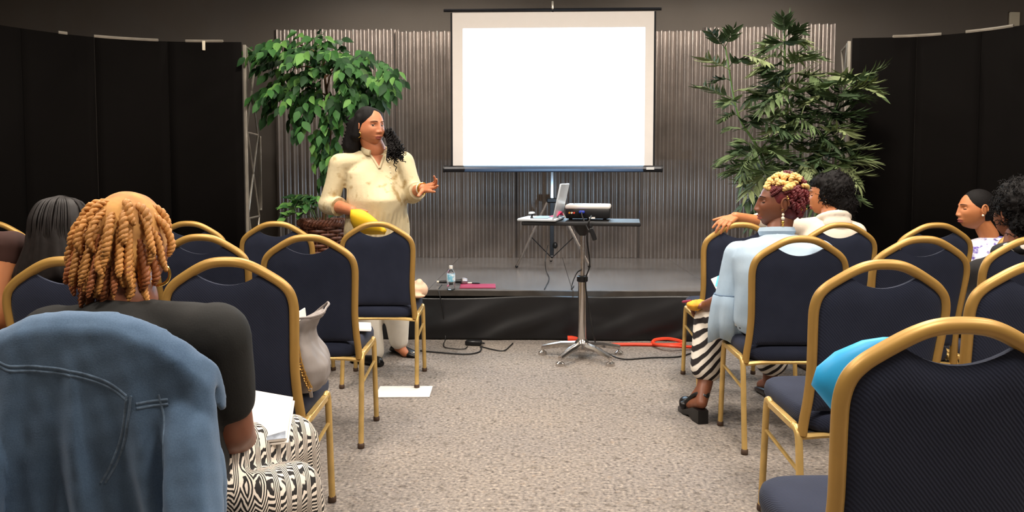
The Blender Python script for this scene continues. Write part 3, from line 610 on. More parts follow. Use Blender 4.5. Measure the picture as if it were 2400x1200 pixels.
proto = None
for key, px, row, extra, label in chair_list:
    p = W(px, 416 + .25 * F / ROW[row], ROW[row]); loc = (p[0] - .0, p[1] + .038, 0); rz = YAW + R(extra)
    if proto is None: proto = make_chair(label); proto.location = loc; proto.rotation_euler = (0, 0, rz); CH[key] = proto
    else: CH[key] = dup(proto, loc, rz, label)
bpy.context.view_layer.update()

# ================================================================== PLANTS ON THE STAGE
def basket(label, loc, rad=.165, h=.46):
    t = thing('wicker_basket', label, 'basket', loc)
    n = 96; a = np.arange(n) * 2 * PI / n
    def rr(z): return rad * (.82 + .18 * (z / h) ** .8)
    for k in range(12):
        an = k * PI / 6; d = np.array([math.cos(an), math.sin(an), 0]); obj('stake', tube([d * rr(0) + [0, 0, .006], d * rr(h * .5) + [0, 0, h * .5], d * rr(h) + [0, 0, h - .02]], .008, 5), MAT['wicker'], t)
    nr = 15
    for k in range(nr):
        z = .018 + k * (h - .096) / (nr - 1); w_ = rr(z) + .013 * np.cos(a * 6 + (k % 2) * PI)
        obj('weaver', tube(np.stack([w_ * np.cos(a), w_ * np.sin(a), np.full(n, z)], 1), .0125, 6, closed=True, up=(0, 0, 1), ratio=1.1), MAT['wicker'], t)
    for k in range(3):
        ph = k * 2 * PI / 3; z = h - .045 + .022 * np.sin(a * 14 + ph); w_ = rr(h) + .008 + .016 * np.cos(a * 14 + ph)
        obj('rim_braid', tube(np.stack([w_ * np.cos(a), w_ * np.sin(a), z], 1), .013, 6, closed=True, up=(0, 0, 1)), MAT['wicker'], t)
    obj('liner', lathe([(rr(0) - .02, .005), (rr(0) - .012, .006), (rr(h) - .02, h - .06), (.01, h - .05)], 24), MAT['soil'], t)
    return t
def leaf_mesh(name, L_, w_, m, fold=.25, droop=.15):
    st = [(0, .06), (.12, .55), (.32, 1), (.55, .9), (.78, .5), (1, .02)]
    V = []; Fc = []
    for s_, k in st:
        y = s_ * L_; z = -droop * L_ * s_ * s_; V += [(-k * w_ / 2, y, z + fold * k * w_ / 2), (0, y, z), (k * w_ / 2, y, z + fold * k * w_ / 2)]
    for i in range(len(st) - 1):
        b = i * 3; Fc += [(b, b + 1, b + 4, b + 3), (b + 1, b + 2, b + 5, b + 4)]
    return (np.array(V), Fc)
def frame(d, n):
    d = nrm(d); n = np.asarray(n, float); x = nrm(np.cross(d, n)); n = np.cross(x, d)
    return np.stack([x, d, n], 1)
def ortho(d): 
    d = nrm(d); a = np.array([0, 0, 1.]) if abs(d[2]) < .9 else np.array([1., 0, 0]); return nrm(np.cross(d, a))
# --- ficus
FY = 6.0; fb = W(772, 640, FY); fb[2] = STZ
basket('brown wicker basket with leafy plant behind the presenter', (fb[0] - .05, FY, STZ), .17, .50)
fx = thing('ficus_tree', 'leafy green ficus tree with drooping foliage left of the presenter', 'tree', (fb[0] - .05, FY, STZ + .45))
fo_ = np.array([fb[0] - .05, FY, STZ + .45])
def fp(px, py, dy=0): return W(px, py, FY + dy) - fo_
trunk_top = fp(775, 300)
tr = catmull([np.array([0.01, .0, .01]), fp(770, 430), fp(766, 370, .03), trunk_top, fp(765, 210, .05), fp(755, 130, .05)], 6)
obj('trunk', tube(tr, np.linspace(.022, .008, len(tr)), 8), MAT['bark'], fx)
clusters = [(645, 108, 32, 20, 8), (690, 116, 55, 22, 15), (770, 124, 60, 24, 20), (840, 138, 45, 32, 17), (876, 180, 26, 26, 12), (690, 160, 60, 30, 18), (785, 170, 65, 38, 26), (650, 202, 30, 16, 10), (705, 222, 55, 26, 16), (800, 222, 55, 30, 20), (850, 215, 34, 22, 11), (735, 262, 42, 16, 9), (760, 320, 34, 28, 12), (785, 355, 26, 16, 6)]
leaves = []; tips = []
for cx_, cy_, rx, ry, n in clusters:
    cc = fp(cx_, cy_, .02)
    q = tr[np.argmin(np.linalg.norm(tr - (cc - [0, 0, .12]), axis=1))]
    obj('branch', tube(catmull([q, q * .5 + cc * .5 + [0, 0, .05], cc], 5), np.linspace(.008, .004, 11), 5), MAT['bark'], fx)
    for k in range(n):
        r_ = math.sqrt(random.random()); an = random.uniform(0, 2 * PI)
        p0 = fp(cx_ + rx * r_ * math.cos(an), cy_ + ry * r_ * math.sin(an), random.uniform(-.30, .25))
        out = nrm(p0 - (trunk_top + [0, 0, .35]) + np.array([0, -.05, 0])); d = nrm(out * .8 + np.array([random.uniform(-.5, .5), random.uniform(-.6, .1), -.55]))
        ln = random.uniform(.13, .2); s_ = ortho(d)
        for j in range(6):
            u_ = j / 5; pos = p0 + d * ln * u_ + np.array([0, 0, -.04 * u_ * u_]); sd = (-1) ** j
            ld2 = nrm(d * .45 + s_ * sd * random.uniform(.4, .9) + np.array([0, random.uniform(-.35, .1), -.65])) if j < 5 else nrm(d + [0, 0, -.8])
            nn_ = nrm(np.array([random.uniform(-.5, .5), random.uniform(-1, -.2), random.uniform(.3, 1.0)]))
            leaves.append((pos, ld2, nn_, random.uniform(.8, 1.2)))
LEAF = [leaf_mesh('leaf', .098, .054, None)]
lm = [mkmesh('leaf', LEAF[0], MAT[k]) for k in ('leaf1', 'leaf2', 'leaf3')]
leaves.sort(key=lambda q: q[0][1])
rest = G()
for i, (p, d, n_, s_) in enumerate(leaves):
    Mx = Matrix.Identity(4); fr_ = frame(d, n_) * s_
    for a_ in range(3):
        for b_ in range(3): Mx[a_][b_] = fr_[a_][b_]
        Mx[a_][3] = p[a_]
    mi = random.choices((0, 1, 2), (.42, .38, .20))[0]
    if i < 290: inst('leaf', lm[mi], fx, Mx)
    else: rest.add(LEAF[0], mi, Mx)
o = obj('foliage', rest, [MAT['leaf1'], MAT['leaf2'], MAT['leaf3']], fx); o['kind'] = 'stuff'
# --- small trailing plant in the same basket
pb = np.array([fb[0] - .05, FY, STZ + .45])
pp = thing('pothos_plant', 'small variegated trailing plant spilling over the wicker basket rim', 'plant', pb)
for k in range(11):
    an = [200, 225, 180, 250, 160, 210, 240, 190, 270, 300, 330][k]; ln = random.uniform(.14, .24); d = np.array([math.cos(R(an)), math.sin(R(an)) * .8, 0])
    hgt = random.uniform(.08, .22); st = np.array([d[0] * .05, d[1] * .05, .0])
    pth = catmull([st, st + d * ln * .45 + [0, 0, hgt], st + d * ln * .85 + [0, 0, hgt * .9], st + d * ln * 1.15 + [0, 0, hgt * .45]], 5)
    obj('stem', tube(pth, .003, 5), MAT['cane'], pp)
    for j in range(4, len(pth), 2):
        d2 = nrm(d * .6 + np.array([random.uniform(-.8, .8), random.uniform(-.8, .1), random.uniform(-.5, .4)])); fr_ = frame(d2, (random.uniform(-.3, .3), -.5, .9)) * random.uniform(.75, 1.1)
        Mx = Matrix.Identity(4)
        for a_ in range(3):
            for b_ in range(3): Mx[a_][b_] = fr_[a_][b_]
            Mx[a_][3] = pth[j][a_]
        inst('leaf', lm[random.choice((0, 1, 2, 2))], pp, Mx)
# --- bamboo palm
GY = 5.66; gb = W(1850, 640, GY); gb[2] = STZ
basket('brown wicker basket of the tall palm at the right of the stage', (gb[0], GY, STZ), .17, .34)
go = np.array([gb[0], GY, STZ + .29]); pm = thing('bamboo_palm', 'tall bamboo palm with arching feathery fronds right of the screen', 'plant', go)
def gp(px, py, dy=0): return W(px, py, GY + dy) - go
def frond(base, d, ln, nleaf=9, wid=.16, droop=.35, m=0):
    d = nrm(d); s_ = ortho(d); nn_ = np.cross(s_, d)
    if nn_[1] > 0: nn_ = -nn_; s_ = -s_
    g = G(); pts = []
    for u_ in np.linspace(0, 1, 8): pts.append(base + d * ln * u_ + np.array([0, 0, -droop * ln * u_ * u_]))
    pts = np.array(pts); g.add(tube(pts, np.linspace(.004, .0015, 8), 4), 0)
    for j in range(nleaf):
        u_ = .28 + .72 * j / (nleaf - 1); i0 = min(6, int(u_ * 7)); p = pts[i0] + (pts[i0 + 1] - pts[i0]) * (u_ * 7 - i0); tg = nrm(pts[i0 + 1] - pts[i0])
        L_ = wid * (math.sin(.35 + 2.3 * (1 - u_) ** .8) * .55 + .5)
        for sd in ((-1, 1) if j < nleaf - 1 else (0,)):
            dd = nrm(tg * (.75 + .5 * u_) + s_ * sd * .95 + np.array([0, 0, -.18]) + .12 * rng.normal(size=3))
            fr_ = frame(dd, nn_ + .25 * rng.normal(size=3)); V, Fc = LEAFP
            g.add((V * [1, L_ / .1, L_ / .1] @ fr_.T + p, Fc), 0)
    obj('frond', g, MAT[('palm1', 'palm2', 'palm3')[m]], pm)
V, Fc = leaf_mesh('l', .1, .024, None, .2, .22); LEAFP = (V, Fc)
canes = [[(1815, 600), (1790, 380), (1740, 290), (1722, 240), (1700, 110)], [(1845, 600), (1846, 420), (1845, 250), (1840, 160), (1838, 75)], [(1870, 600), (1900, 420), (1940, 300), (1975, 220), (2005, 190)], [(1855, 600), (1868, 440), (1880, 300), (1868, 190)], [(1830, 600), (1800, 470), (1775, 400), (1765, 350)], [(1880, 600), (1925, 480), (1955, 400), (1960, 340)]]
for ci, c in enumerate(canes):
    dyc = [0, .05, -.1, .1, -.12, -.05][ci]
    pth = catmull([np.array([.02 * (ci - 2.5), .01 * ci - .03, .0])] + [gp(px, py, dyc) for px, py in c[1:]], 6)
    obj('cane', tube(pth, np.linspace(.012, .006, len(pth)), 6), MAT['cane'], pm)
    n = len(pth); cnt = [11, 22, 17, 20, 18, 18][ci]
    for k in range(cnt):
        u_ = (.34 if ci in (0,) else .40) + (.60) * (k + .5) / cnt; i0 = min(n - 2, int(u_ * (n - 1))); p = pth[i0] + (pth[i0 + 1] - pth[i0]) * (u_ * (n - 1) - i0)
        an = k * 2.4 + ci * 1.3; side = math.cos(an); dep = math.sin(an) * .55 - .25
        d = np.array([side, dep, .62 if u_ < .9 else .9]); ln = random.uniform(.21, .32) * (.62 if u_ > .88 or ci == 0 else 1)
        frond(p, d, ln, 8, random.uniform(.14, .20) * (.7 if ci == 0 or u_ > .9 else 1), random.uniform(.3, .75), random.choices((0, 1, 2), (.4, .4, .2))[0])
for (x0_, y0_), (x1_, y1_), m in [((1975, 225), (2062, 158), 1), ((1978, 215), (2040, 200), 2), ((1960, 235), (2020, 235), 1), ((1838, 85), (1836, 42), 0), ((1838, 90), (1875, 70), 0), ((1700, 115), (1668, 80), 0), ((1700, 110), (1720, 72), 0), ((1722, 235), (1650, 205), 1), ((1712, 165), (1655, 140), 2), ((1742, 130), (1790, 150), 2), ((1850, 330), (1800, 330), 1), ((1870, 420), (1920, 440), 1), ((1800, 440), (1750, 480), 0), ((1920, 300), (1990, 300), 1), ((1960, 350), (2000, 420), 2), ((1780, 330), (1745, 400), 1), ((1800, 400), (1760, 450), 2), ((1840, 380), (1820, 440), 1), ((1880, 360), (1905, 420), 2), ((1920, 380), (1960, 440), 1), ((1790, 470), (1770, 520), 0), ((1850, 200), (1800, 250), 1), ((1850, 260), (1900, 300), 1), ((1780, 280), (1830, 310), 0)]:
    b_ = gp(x0_, y0_, -.08); e_ = gp(x1_, y1_, -.2); frond(b_, e_ - b_ + [0, 0, .04], np.linalg.norm(e_ - b_) * 1.1, 9, .15 if y0_ > 130 else .10, .12, m)

for k in range(46):                                        # the thick middle of the plant
    cx_, cy_ = random.uniform(1765, 1965), random.uniform(150, 490)
    if cx_ > 1900 and cy_ < 210 or cx_ < 1800 and cy_ < 250: continue
    b_ = gp(cx_, cy_, random.uniform(-.12, .2)); an = random.uniform(0, 2 * PI); frond(b_, np.array([math.cos(an), -.45 + .3 * math.sin(an), random.uniform(-.2, .7)]), random.uniform(.17, .28), 8, random.uniform(.13, .185), random.uniform(.3, .7), random.choices((0, 1, 2), (.5, .35, .15))[0])

# ================================================================== PEOPLE: shared anatomy (a figure's own front is +y, its right is +x)
def sstep(a, b, x): t = np.clip((x - a) / (b - a), 0, 1); return t * t * (3 - 2 * t)
def head_mesh(nu=150, nv=110, fat=0.0, nose=1.0, lips=1.0):
    th = np.linspace(0.001, PI - .001, nv); ph = np.linspace(0, 2 * PI, nu, endpoint=False)
    T, Pp = np.meshgrid(th, ph, indexing='ij'); dx = (np.sin(T) * np.cos(Pp)); dy = np.sin(T) * np.sin(Pp); dz = np.cos(T)
    x = .0735 * np.sign(dx) * np.abs(dx) ** .96; y = .094 * dy; z = .113 * dz; t = np.clip(-dz, 0, 1); up = np.clip(dz, 0, 1)
    x = x * (1 - (.30 - .2 * fat) * t ** 1.5) + fat * .010 * np.sign(dx) * np.exp(-((z + .05) / .04) ** 2) * np.abs(dx)
    y = np.where(y > 0, y * (1 + .42 * t ** 2 + .05 * up), y * (1 - .55 * t) * (1 + .06 * up))
    w_ = sstep(.15, .55, dy)
    def gs(cx_, cz, sx, sz): return np.exp(-((np.abs(x) - cx_) / sx) ** 2 - ((z - cz) / sz) ** 2)
    nz = np.interp(z, [-.052, -.043, -.037, -.029, -.018, .0, .016, .028, .04], [0, .004, .016, .0225, .019, .0125, .007, .003, 0]) * nose
    ns = np.interp(z, [-.045, -.03, -.015, .02], [.012, .0125, .0095, .008])
    d = nz * np.exp(-(x / ns) ** 2) + .009 * nose * gs(.0135, -.033, .006, .008)
    d += -.0105 * gs(.031, .010, .017, .011) + .0045 * gs(.030, .030, .022, .008) + .005 * gs(.044, -.022, .02, .022)
    d += .006 * lips * np.exp(-(x / .026) ** 2 - ((z + .064) / .022) ** 2) + .006 * lips * np.exp(-(x / .019) ** 2 - ((z + .0585) / .0052) ** 2) + .0075 * lips * np.exp(-(x / .017) ** 2 - ((z + .0705) / .006) ** 2)
    d += -.0045 * np.exp(-(x / .024) ** 2 - ((z + .0645) / .0024) ** 2) - .003 * np.exp(-(x / .016) ** 2 - ((z + .083) / .006) ** 2) + .007 * np.exp(-(x / .02) ** 2 - ((z + .099) / .014) ** 2)
    y = y + d * w_
    V = np.stack([x, y, z], -1).reshape(-1, 3); Fc = []; mi = []
    for i in range(nv - 1):
        for j in range(nu):
            a_, b_ = i * nu + j, i * nu + (j + 1) % nu; Fc.append((a_, b_, b_ + nu, a_ + nu))
            m_ = V[a_]; mi.append(1 if m_[1] > .05 and (m_[0] / .0235) ** 2 + ((m_[2] + .0645) / .0125) ** 2 < 1 else 0)
    Fc.append(tuple(range(nu))[::-1]); Fc.append(tuple((nv - 1) * nu + j for j in range(nu))); mi += [0, 0]
    return V, Fc, mi
HEAD = head_mesh(); HEADF = head_mesh(fat=1.0, nose=.9, lips=1.2); HEADS = head_mesh(nose=.86, lips=1.2)
def surf_y(Hv, x, z):
    c = Hv[Hv[:, 1] > .02]; k = np.argsort((c[:, 0] - x) ** 2 + (c[:, 2] - z) ** 2)[:4]; return c[k, 1].max()
def ear(s):
    g = G(); g.add(ellipsoid((s * .0745, -.010, -.004), (.007, .017, .028), (0, s * R(8), 0), 14, 10))
    a = np.linspace(-.4, 4.3, 14); rim = np.stack([np.full(14, s * .083), -.012 + .016 * np.cos(a) * -1, .002 + .027 * np.sin(a)], 1); g.add(tube(rim, .0048, 6)); g.add(ellipsoid((s * .079, -.002, -.028), (.005, .007, .009)))
    return g.data()
def Mhead(pos, yaw, pitch=0, roll=0, s=1.0):
    return np.array(Matrix.Translation(Vector([float(q) for q in pos])) @ Euler((R(pitch), R(roll), R(yaw))).to_matrix().to_4x4() @ Matrix.Scale(s, 4))
def face_parts(par, Mh, Hv, lid=.35, skin='skin1', eyes=(-1, 1)):
    for s in eyes:
        ex, ez = s * .031, .008; ey = surf_y(Hv, ex, ez) - (.0095 if len(eyes) == 2 else .0112); c = np.array([ex, ey, ez])
        eb = obj('eyeball', G().add(ellipsoid(c, (.0125, .0125, .0125), None, 20, 14), 0, Mh), MAT['eyewhite'], par)
        obj('iris', G().add(ellipsoid(c + [.004, .0095, .0], (.0055, .0042, .0058), None, 14, 8), 0, Mh), MAT['iris'], eb)
        def shell(lo, hi, r):
            P = np.array([[c + r * np.array([math.cos(el) * math.sin(az_), math.cos(el) * math.cos(az_), math.sin(el)]) * [1.12, 1, 1] for az_ in np.linspace(-1.35, 1.35, 14)] for el in np.linspace(lo, hi, 8)]); return gridsurf(P)
        if len(eyes) == 1: lid = -.42
        obj('eyelid', G().add(shell(R(62) * lid * .5, R(85), .0137), 0, Mh).add(shell(R(-85), R(-26), .0135), 0, Mh), MAT[skin], par)
        ll = np.array([c + .0141 * np.array([math.cos(R(62) * lid * .5) * math.sin(a_) * 1.12, math.cos(R(62) * lid * .5) * math.cos(a_), math.sin(R(62) * lid * .5)]) for a_ in np.linspace(-1.2, 1.2, 12)])
        obj('lashes', G().add(tube(ll, .0011 if len(eyes) == 2 else .0019, 5), 0, Mh), MAT['brow'], par)
        bx = np.linspace(.012, .050, 9); bz = .0305 + .0045 * np.sin((bx - .012) / .038 * PI * .9) - .0035 * (bx - .012) / .038
        bp = np.array([[s * b_, surf_y(Hv, s * b_, z_) + .0005, z_] for b_, z_ in zip(bx, bz)])
        obj('eyebrow', G().add(tube(bp, np.interp(np.arange(9), [0, 2, 8], [.0018, .0022, .0009]), 6), 0, Mh), MAT['brow'], par)
def hand(g, wrist, d, palm, thumb, curl=(25, 30, 35, 40), spread=6, s=1.0, tcurl=20, tout=50):
    """palm: direction the palm faces; thumb: +1/-1, on which side of cross(d,palm) the thumb leaves"""
    d = nrm(d); palm = nrm(np.asarray(palm, float) - d * np.dot(palm, d)); sd = np.cross(d, palm) * thumb; w_ = np.asarray(wrist, float)
    kn = []
    for i, off in enumerate((.026, .009, -.009, -.025)):
        k = w_ + d * s * (.088, .092, .088, .078)[i] + sd * s * off; kn.append(k)
        g.add(capsule(w_ + sd * s * off * .55, k, .0135 * s, .0115 * s, 10))
    for i in range(4):
        L_ = np.array([(.040, .026, .020), (.045, .029, .021), (.041, .027, .021), (.032, .021, .018)][i]) * s; a = spread * (1.5 - i); fd = nrm(d * math.cos(R(a)) + sd * math.sin(R(a))); p = kn[i]; c_ = curl[i]; ang = 0; r_ = (.0092, .0095, .0092, .0082)[i] * s
        for j in range(3):
            ang += c_ * (.9, 1.1, .7)[j]; dd = fd * math.cos(R(ang)) + palm * math.sin(R(ang)); q = p + dd * L_[j]; g.add(capsule(p, q, r_ * (1 - .08 * j), r_ * (.92 - .10 * j), 10)); p = q
    p = w_ + d * .022 * s + sd * .016 * s + palm * .004; dd = nrm(d * math.cos(R(tout)) + sd * math.sin(R(tout)) + palm * .25)
    q = p + dd * .042 * s; g.add(capsule(p, q, .0150 * s, .0115 * s, 10)); dd = nrm(dd + d * math.sin(R(tcurl)) + palm * .15); q2 = q + dd * .032 * s; g.add(capsule(q, q2, .0108 * s, .0095 * s, 10)); q3 = q2 + nrm(dd + d * .2) * .024 * s; g.add(capsule(q2, q3, .0094 * s, .0075 * s, 10))
def torso(P, Mi, N, sP, sN, prof, n=32, bust=0):
    P, Mi, N = (np.asarray(q, float) for q in (P, Mi, N)); rings = []
    for t, rx, ry in prof:
        c = (1 - t) ** 2 * P + 2 * t * (1 - t) * Mi + t * t * N; tg = nrm(2 * (1 - t) * (Mi - P) + 2 * t * (N - Mi)); s = nrm(np.asarray(sP) * (1 - t) + np.asarray(sN) * t); f = nrm(np.cross(tg, s))
        a = np.arange(n) * 2 * PI / n; bump = bust * math.exp(-((t - .58) / .16) ** 2) * np.clip(np.sin(a), 0, 1) ** 2
        rings.append(c + (rx * np.cos(a))[:, None] * s + ((ry + bump) * np.sin(a))[:, None] * f)
    return loft(rings)
TORSO = [(0, .15, .11), (.08, .175, .135), (.22, .175, .135), (.42, .16, .125), (.6, .168, .125), (.76, .175, .11), (.87, .165, .09), (.94, .11, .07), (1.0, .06, .055)]
def scale_prof(pr, kx, ky): return [(t, rx * kx, ry * ky) for t, rx, ry in pr]
def limb(g, pts, rad, n=14):
    for i in range(len(pts) - 1): g.add(capsule(pts[i], pts[i + 1], rad[i], rad[i + 1], n))
def along(pts, frac):                      # cut a joint chain at `frac` (1.5 = halfway down the second bone)
    k = int(frac); out = [np.asarray(p, float) for p in pts[:k + 1]]
    if frac > k: out.append(np.asarray(pts[k]) + (np.asarray(pts[k + 1]) - np.asarray(pts[k])) * (frac - k))
    return out
def wrinkle(V, N, amp, scale, seed, stretch=(1, 1, 1)): return V + N * (amp * noise(V * np.asarray(stretch), scale, seed, 3))[:, None]
class Person:
    def __init__(s, label, loc, rz, skin, cat='person'):
        s.t = thing('person', label, cat, loc, rz); bpy.context.view_layer.update(); s.inv = np.array(s.t.matrix_world.inverted()); s.skin = skin; s.g = G(); s.gh = G(); s.heads = []
    def w(s, px, py, Y): return (s.inv @ np.append(W(px, py, Y), 1))[:3]
    def p(s, v): return (s.inv @ np.append(np.asarray(v, float), 1))[:3]
    def dirw(s, v): return s.inv[:3, :3] @ np.asarray(v, float)
    def head(s, pos, yaw, pitch=0, roll=0, sc=1.0, fat=False, neck=None, rn=.052, ears=True):
        Mh = Mhead(pos, yaw, pitch, roll, sc); s.Mh = Mh; H = {False: HEAD, True: HEADF, 'soft': HEADS}[fat]; s.Hv = H[0]; s.heads.append((H, Mh)); s.ears = ears
        if neck is not None:
            a = (Mh @ np.array([0, -.018, -.055, 1]))[:3]; s.g.add(capsule(a, neck, rn * sc, rn * 1.12))
        return Mh
    def skinmesh(s, voxel=.010):
        V, Fc, N = fuse(s.g, voxel, 4); g = G(); g.add((V, Fc), 0)
        if s.gh.n: V, Fc, N = fuse(s.gh, .0036, 3, .4); g.add((V, Fc), 0)
        for H, Mh in s.heads:
            g.add((H[0], H[1]), H[2], Mh)
            if s.ears:
                for e_ in (-1, 1): g.add(ear(e_), 0, Mh)
        s.body = obj('body', g, [MAT[s.skin], MAT['lip']], s.t, True, 0); return s.body
    def cloth(s, name, g, m, voxel=.010, smooth=6, amp=.004, scale=16, seed=1, stretch=(1, 1, 1), label=None):
        V, Fc, N = fuse(g, voxel, smooth); V = wrinkle(V, N, amp, scale, seed, stretch); return obj(name, (V, Fc), MAT[m], s.t, True, 0, label=label)
    def part(s, name, g, m, label=None, par=None): return obj(name, g, MAT[m], par or s.t, True, 50, label=label)
def shoe(g, heel, toe, s=1.0, hh=.0):
    heel = np.asarray(heel, float); toe = np.asarray(toe, float); d = nrm(toe - heel); side = np.cross(d, [0, 0, 1])
    rings = []
    for u_, w_, h_, lift in ((-.12, .020, .030, hh), (0, .031, .052, hh), (.25, .032, .055, hh * .8), (.5, .036, .048, hh * .35), (.75, .042, .036, 0), (.93, .034, .026, 0), (1.05, .015, .014, 0)):
        c = heel + (toe - heel) * u_; a = np.arange(16) * 2 * PI / 16
        rings.append(np.array([c + side * w_ * s * math.cos(q) + np.array([0, 0, max(0.0, lift + (h_ * s * .5) * (1 + math.sin(q))) - c[2] * 0]) for q in a]))
    g.add(loft(rings))
def hoop(center, rad, r_, axis):
    a = np.arange(28) * 2 * PI / 28; s_ = nrm(np.cross(axis, [0, 0, 1])); return tube(np.asarray(center) + rad * (np.cos(a)[:, None] * s_ + np.sin(a)[:, None] * np.array([0, 0, 1.])), r_, 8, closed=True, up=axis)
def curl_tube(p0, p1, n_turn, rad, r_, sag=0, ph=0, n=None):
    n = n or int(n_turn * 9) + 2; u_ = np.linspace(0, 1, n); p0 = np.asarray(p0, float); p1 = np.asarray(p1, float); d = nrm(p1 - p0); s_ = ortho(d); q = np.cross(d, s_)
    a = u_ * n_turn * 2 * PI + ph; P = p0 + (p1 - p0) * u_[:, None] + rad * (np.cos(a)[:, None] * s_ + np.sin(a)[:, None] * q); P[:, 2] -= sag * np.sin(u_ * PI)
    return tube(P, np.interp(u_, [0, .1, .85, 1], [r_ * .7, r_, r_, r_ * .4]), 5)

# ------------------------------------------------------------------ the presenter, standing
PY_ = 4.80; base = WZ(893, 845, 0)
pr = Person('standing presenter in cream patterned blouse and white trousers gesturing beside the screen', (base[0], PY_, 0), R(180 + 27), 'skin1')
q = lambda px, py, dy=0: pr.w(px, py, PY_ + dy)
pel = q(884, 600); mid = q(885, 500); nk = q(879, 352, .01)
S = np.array([1., 0, 0])
shR = q(796, 385, -.03); elR = q(772, 478, -.04); wrR = q(826, 494, -.20); shL = q(945, 382, .06); elL = q(968, 452, .00); wrL = q(990, 442, -.16)
hipR = q(852, 640, 0); knR = q(862, 740, -.02); anR = q(879, 836, .0); hipL = q(918, 640, .05); knL = q(930, 735, .02); anL = q(936, 812, .07)
PT = [(0, .205, .175), (.15, .212, .182), (.32, .208, .178), (.48, .192, .172), (.6, .194, .172), (.74, .192, .145), (.86, .185, .11), (.94, .12, .085), (1.0, .068, .068)]
g = pr.g
g.add(torso(pel, mid, nk - [0, 0, .075], S, S, scale_prof(PT, .86, .86)))
limb(g, [shR, elR, wrR], [.060, .050, .033]); limb(g, [shL, elL, wrL], [.060, .050, .033]); g.add(capsule(nk - [0, 0, .08], shR - [0, 0, .02], .05, .05)); g.add(capsule(nk - [0, 0, .08], shL - [0, 0, .02], .05, .05))
limb(g, [hipR, knR, anR], [.095, .066, .040]); limb(g, [hipL, knL, anL], [.095, .066, .040]); g.add(capsule(anR, anR + pr.dirw((-.06, -.08, -.02)), .038, .03)); g.add(capsule(anL, anL + pr.dirw((.045, -.04, -.035)), .036, .028))
hc = q(868, 297, -.02)
pr.head(hc, 20, -3, 0, 1.05, True, nk, .064)
hand(pr.gh, wrL + [0, 0, 0], q(1020, 438, -.26) - wrL, pr.dirw((-.2, -.75, .62)), 1, (4, 8, 16, 24), 10, 1.12, 8, 58)
hand(pr.gh, wrR, q(842, 515, -.26) - wrR, pr.dirw((.55, .75, .0)), 1, (38, 42, 46, 50), 2, .98, 25, 40)
pr.skinmesh()
face_parts(pr.t, pr.Mh, pr.Hv, .55, 'skin1')
# blouse
g = G(); g.add(torso(pel + [0, 0, -.02], mid, nk + [0, 0, -.045], S, S, PT, 36, .062))
for sx, a_, b_ in ((1, shR, elR), (-1, shL, elL)): g.add(capsule(nk - [0, 0, .055], a_, .062, .072)); limb(g, [a_, a_ + (b_ - a_) * .55, b_ - (b_ - a_) * .02], [.074, .068, .066]); 
g.add(capsule(elR, elR + (wrR - elR) * .16, .070, .066)); g.add(capsule(elL, elL + (wrL - elL) * .30, .066, .060))
V, Fc, N = fuse(g, .009, 3); V = wrinkle(V, N, .007, 19, 4, (1, 1, .6)); an_ = np.arctan2(V[:, 1] - mid[1], V[:, 0] - mid[0])
zb = mid[2] + .02; gm = np.clip((zb - V[:, 2]) / .05, 0, 1) * (np.hypot(V[:, 0] - mid[0], V[:, 1] - mid[1]) < .26); V = V + N * (gm * .0045 * np.sin(an_ * 34 + 2 * np.sin(V[:, 2] * 18)))[:, None]
bl = obj('blouse', (V, Fc), MAT['blouse'], pr.t, True, 0, label='cream blouse with tan floral blotches')
f_ = lambda p_: p_
for k in range(5):      # button placket
    py_ = 378 + 13 * k; b_ = q(900 + 2.5 * k, py_, -.19)
    bb = obj('button', ellipsoid(b_, (.006, .006, .006), None, 10, 6), MAT['cream'], bl)
    # drop the button onto the blouse front
    dep = bpy.context.evaluated_depsgraph_get(); hit = bl.ray_cast(Vector(b_ + pr.dirw((0, -.4, 0))), Vector(pr.dirw((0, 1, 0))))
    if hit[0]: bb.location = Vector(np.array(hit[1][:]) - b_)
cu_ = nrm(wrR - elR); obj('cuff', tube([elR + cu_ * .085, elR + cu_ * .11], [.064, .061], 18), MAT['blouse'], bl); cu_ = nrm(wrL - elL); obj('cuff', tube([elL + cu_ * .07, elL + cu_ * .09], [.058, .056], 18), MAT['blouse'], bl)
# collar band and open neck
nb = nk + [0, 0, -.020]
a = np.linspace(R(128), R(412), 22); col_ = np.array([nb + np.array([.079 * math.cos(x), .078 * math.sin(x), .020 - .026 * math.sin(x)]) for x in a]); obj('collar', tube(col_, .012, 6, (0, 0, 1), 1.7), MAT['blouse'], bl)
def on_blouse(x, z, off=.003):               # the blouse front at (x, z) of her own frame
    hit = bl.ray_cast(Vector((float(nb[0] + x), float(nb[1] + .6), float(nb[2] + z))), Vector((0, -1, 0))); return (np.array(hit[1][:]) + [0, off, 0]) if hit[0] else nb + [x, .1, z]
ns_ = 10; VN = np.array([[on_blouse((.040 * (1 - k / ns_) + .002) * u_, -.012 - .085 * k / ns_) for u_ in np.linspace(-1, 1, 9)] for k in range(ns_ + 1)])
obj('neckline', gridsurf(VN), MAT['skin1'], pr.t, label='bare skin in the open neckline')
for e_ in (0, -1): obj('placket', tube(VN[:, e_] + [0, .002, 0], .007, 6, (0, 1, 0), .5), MAT['blouse'], bl)
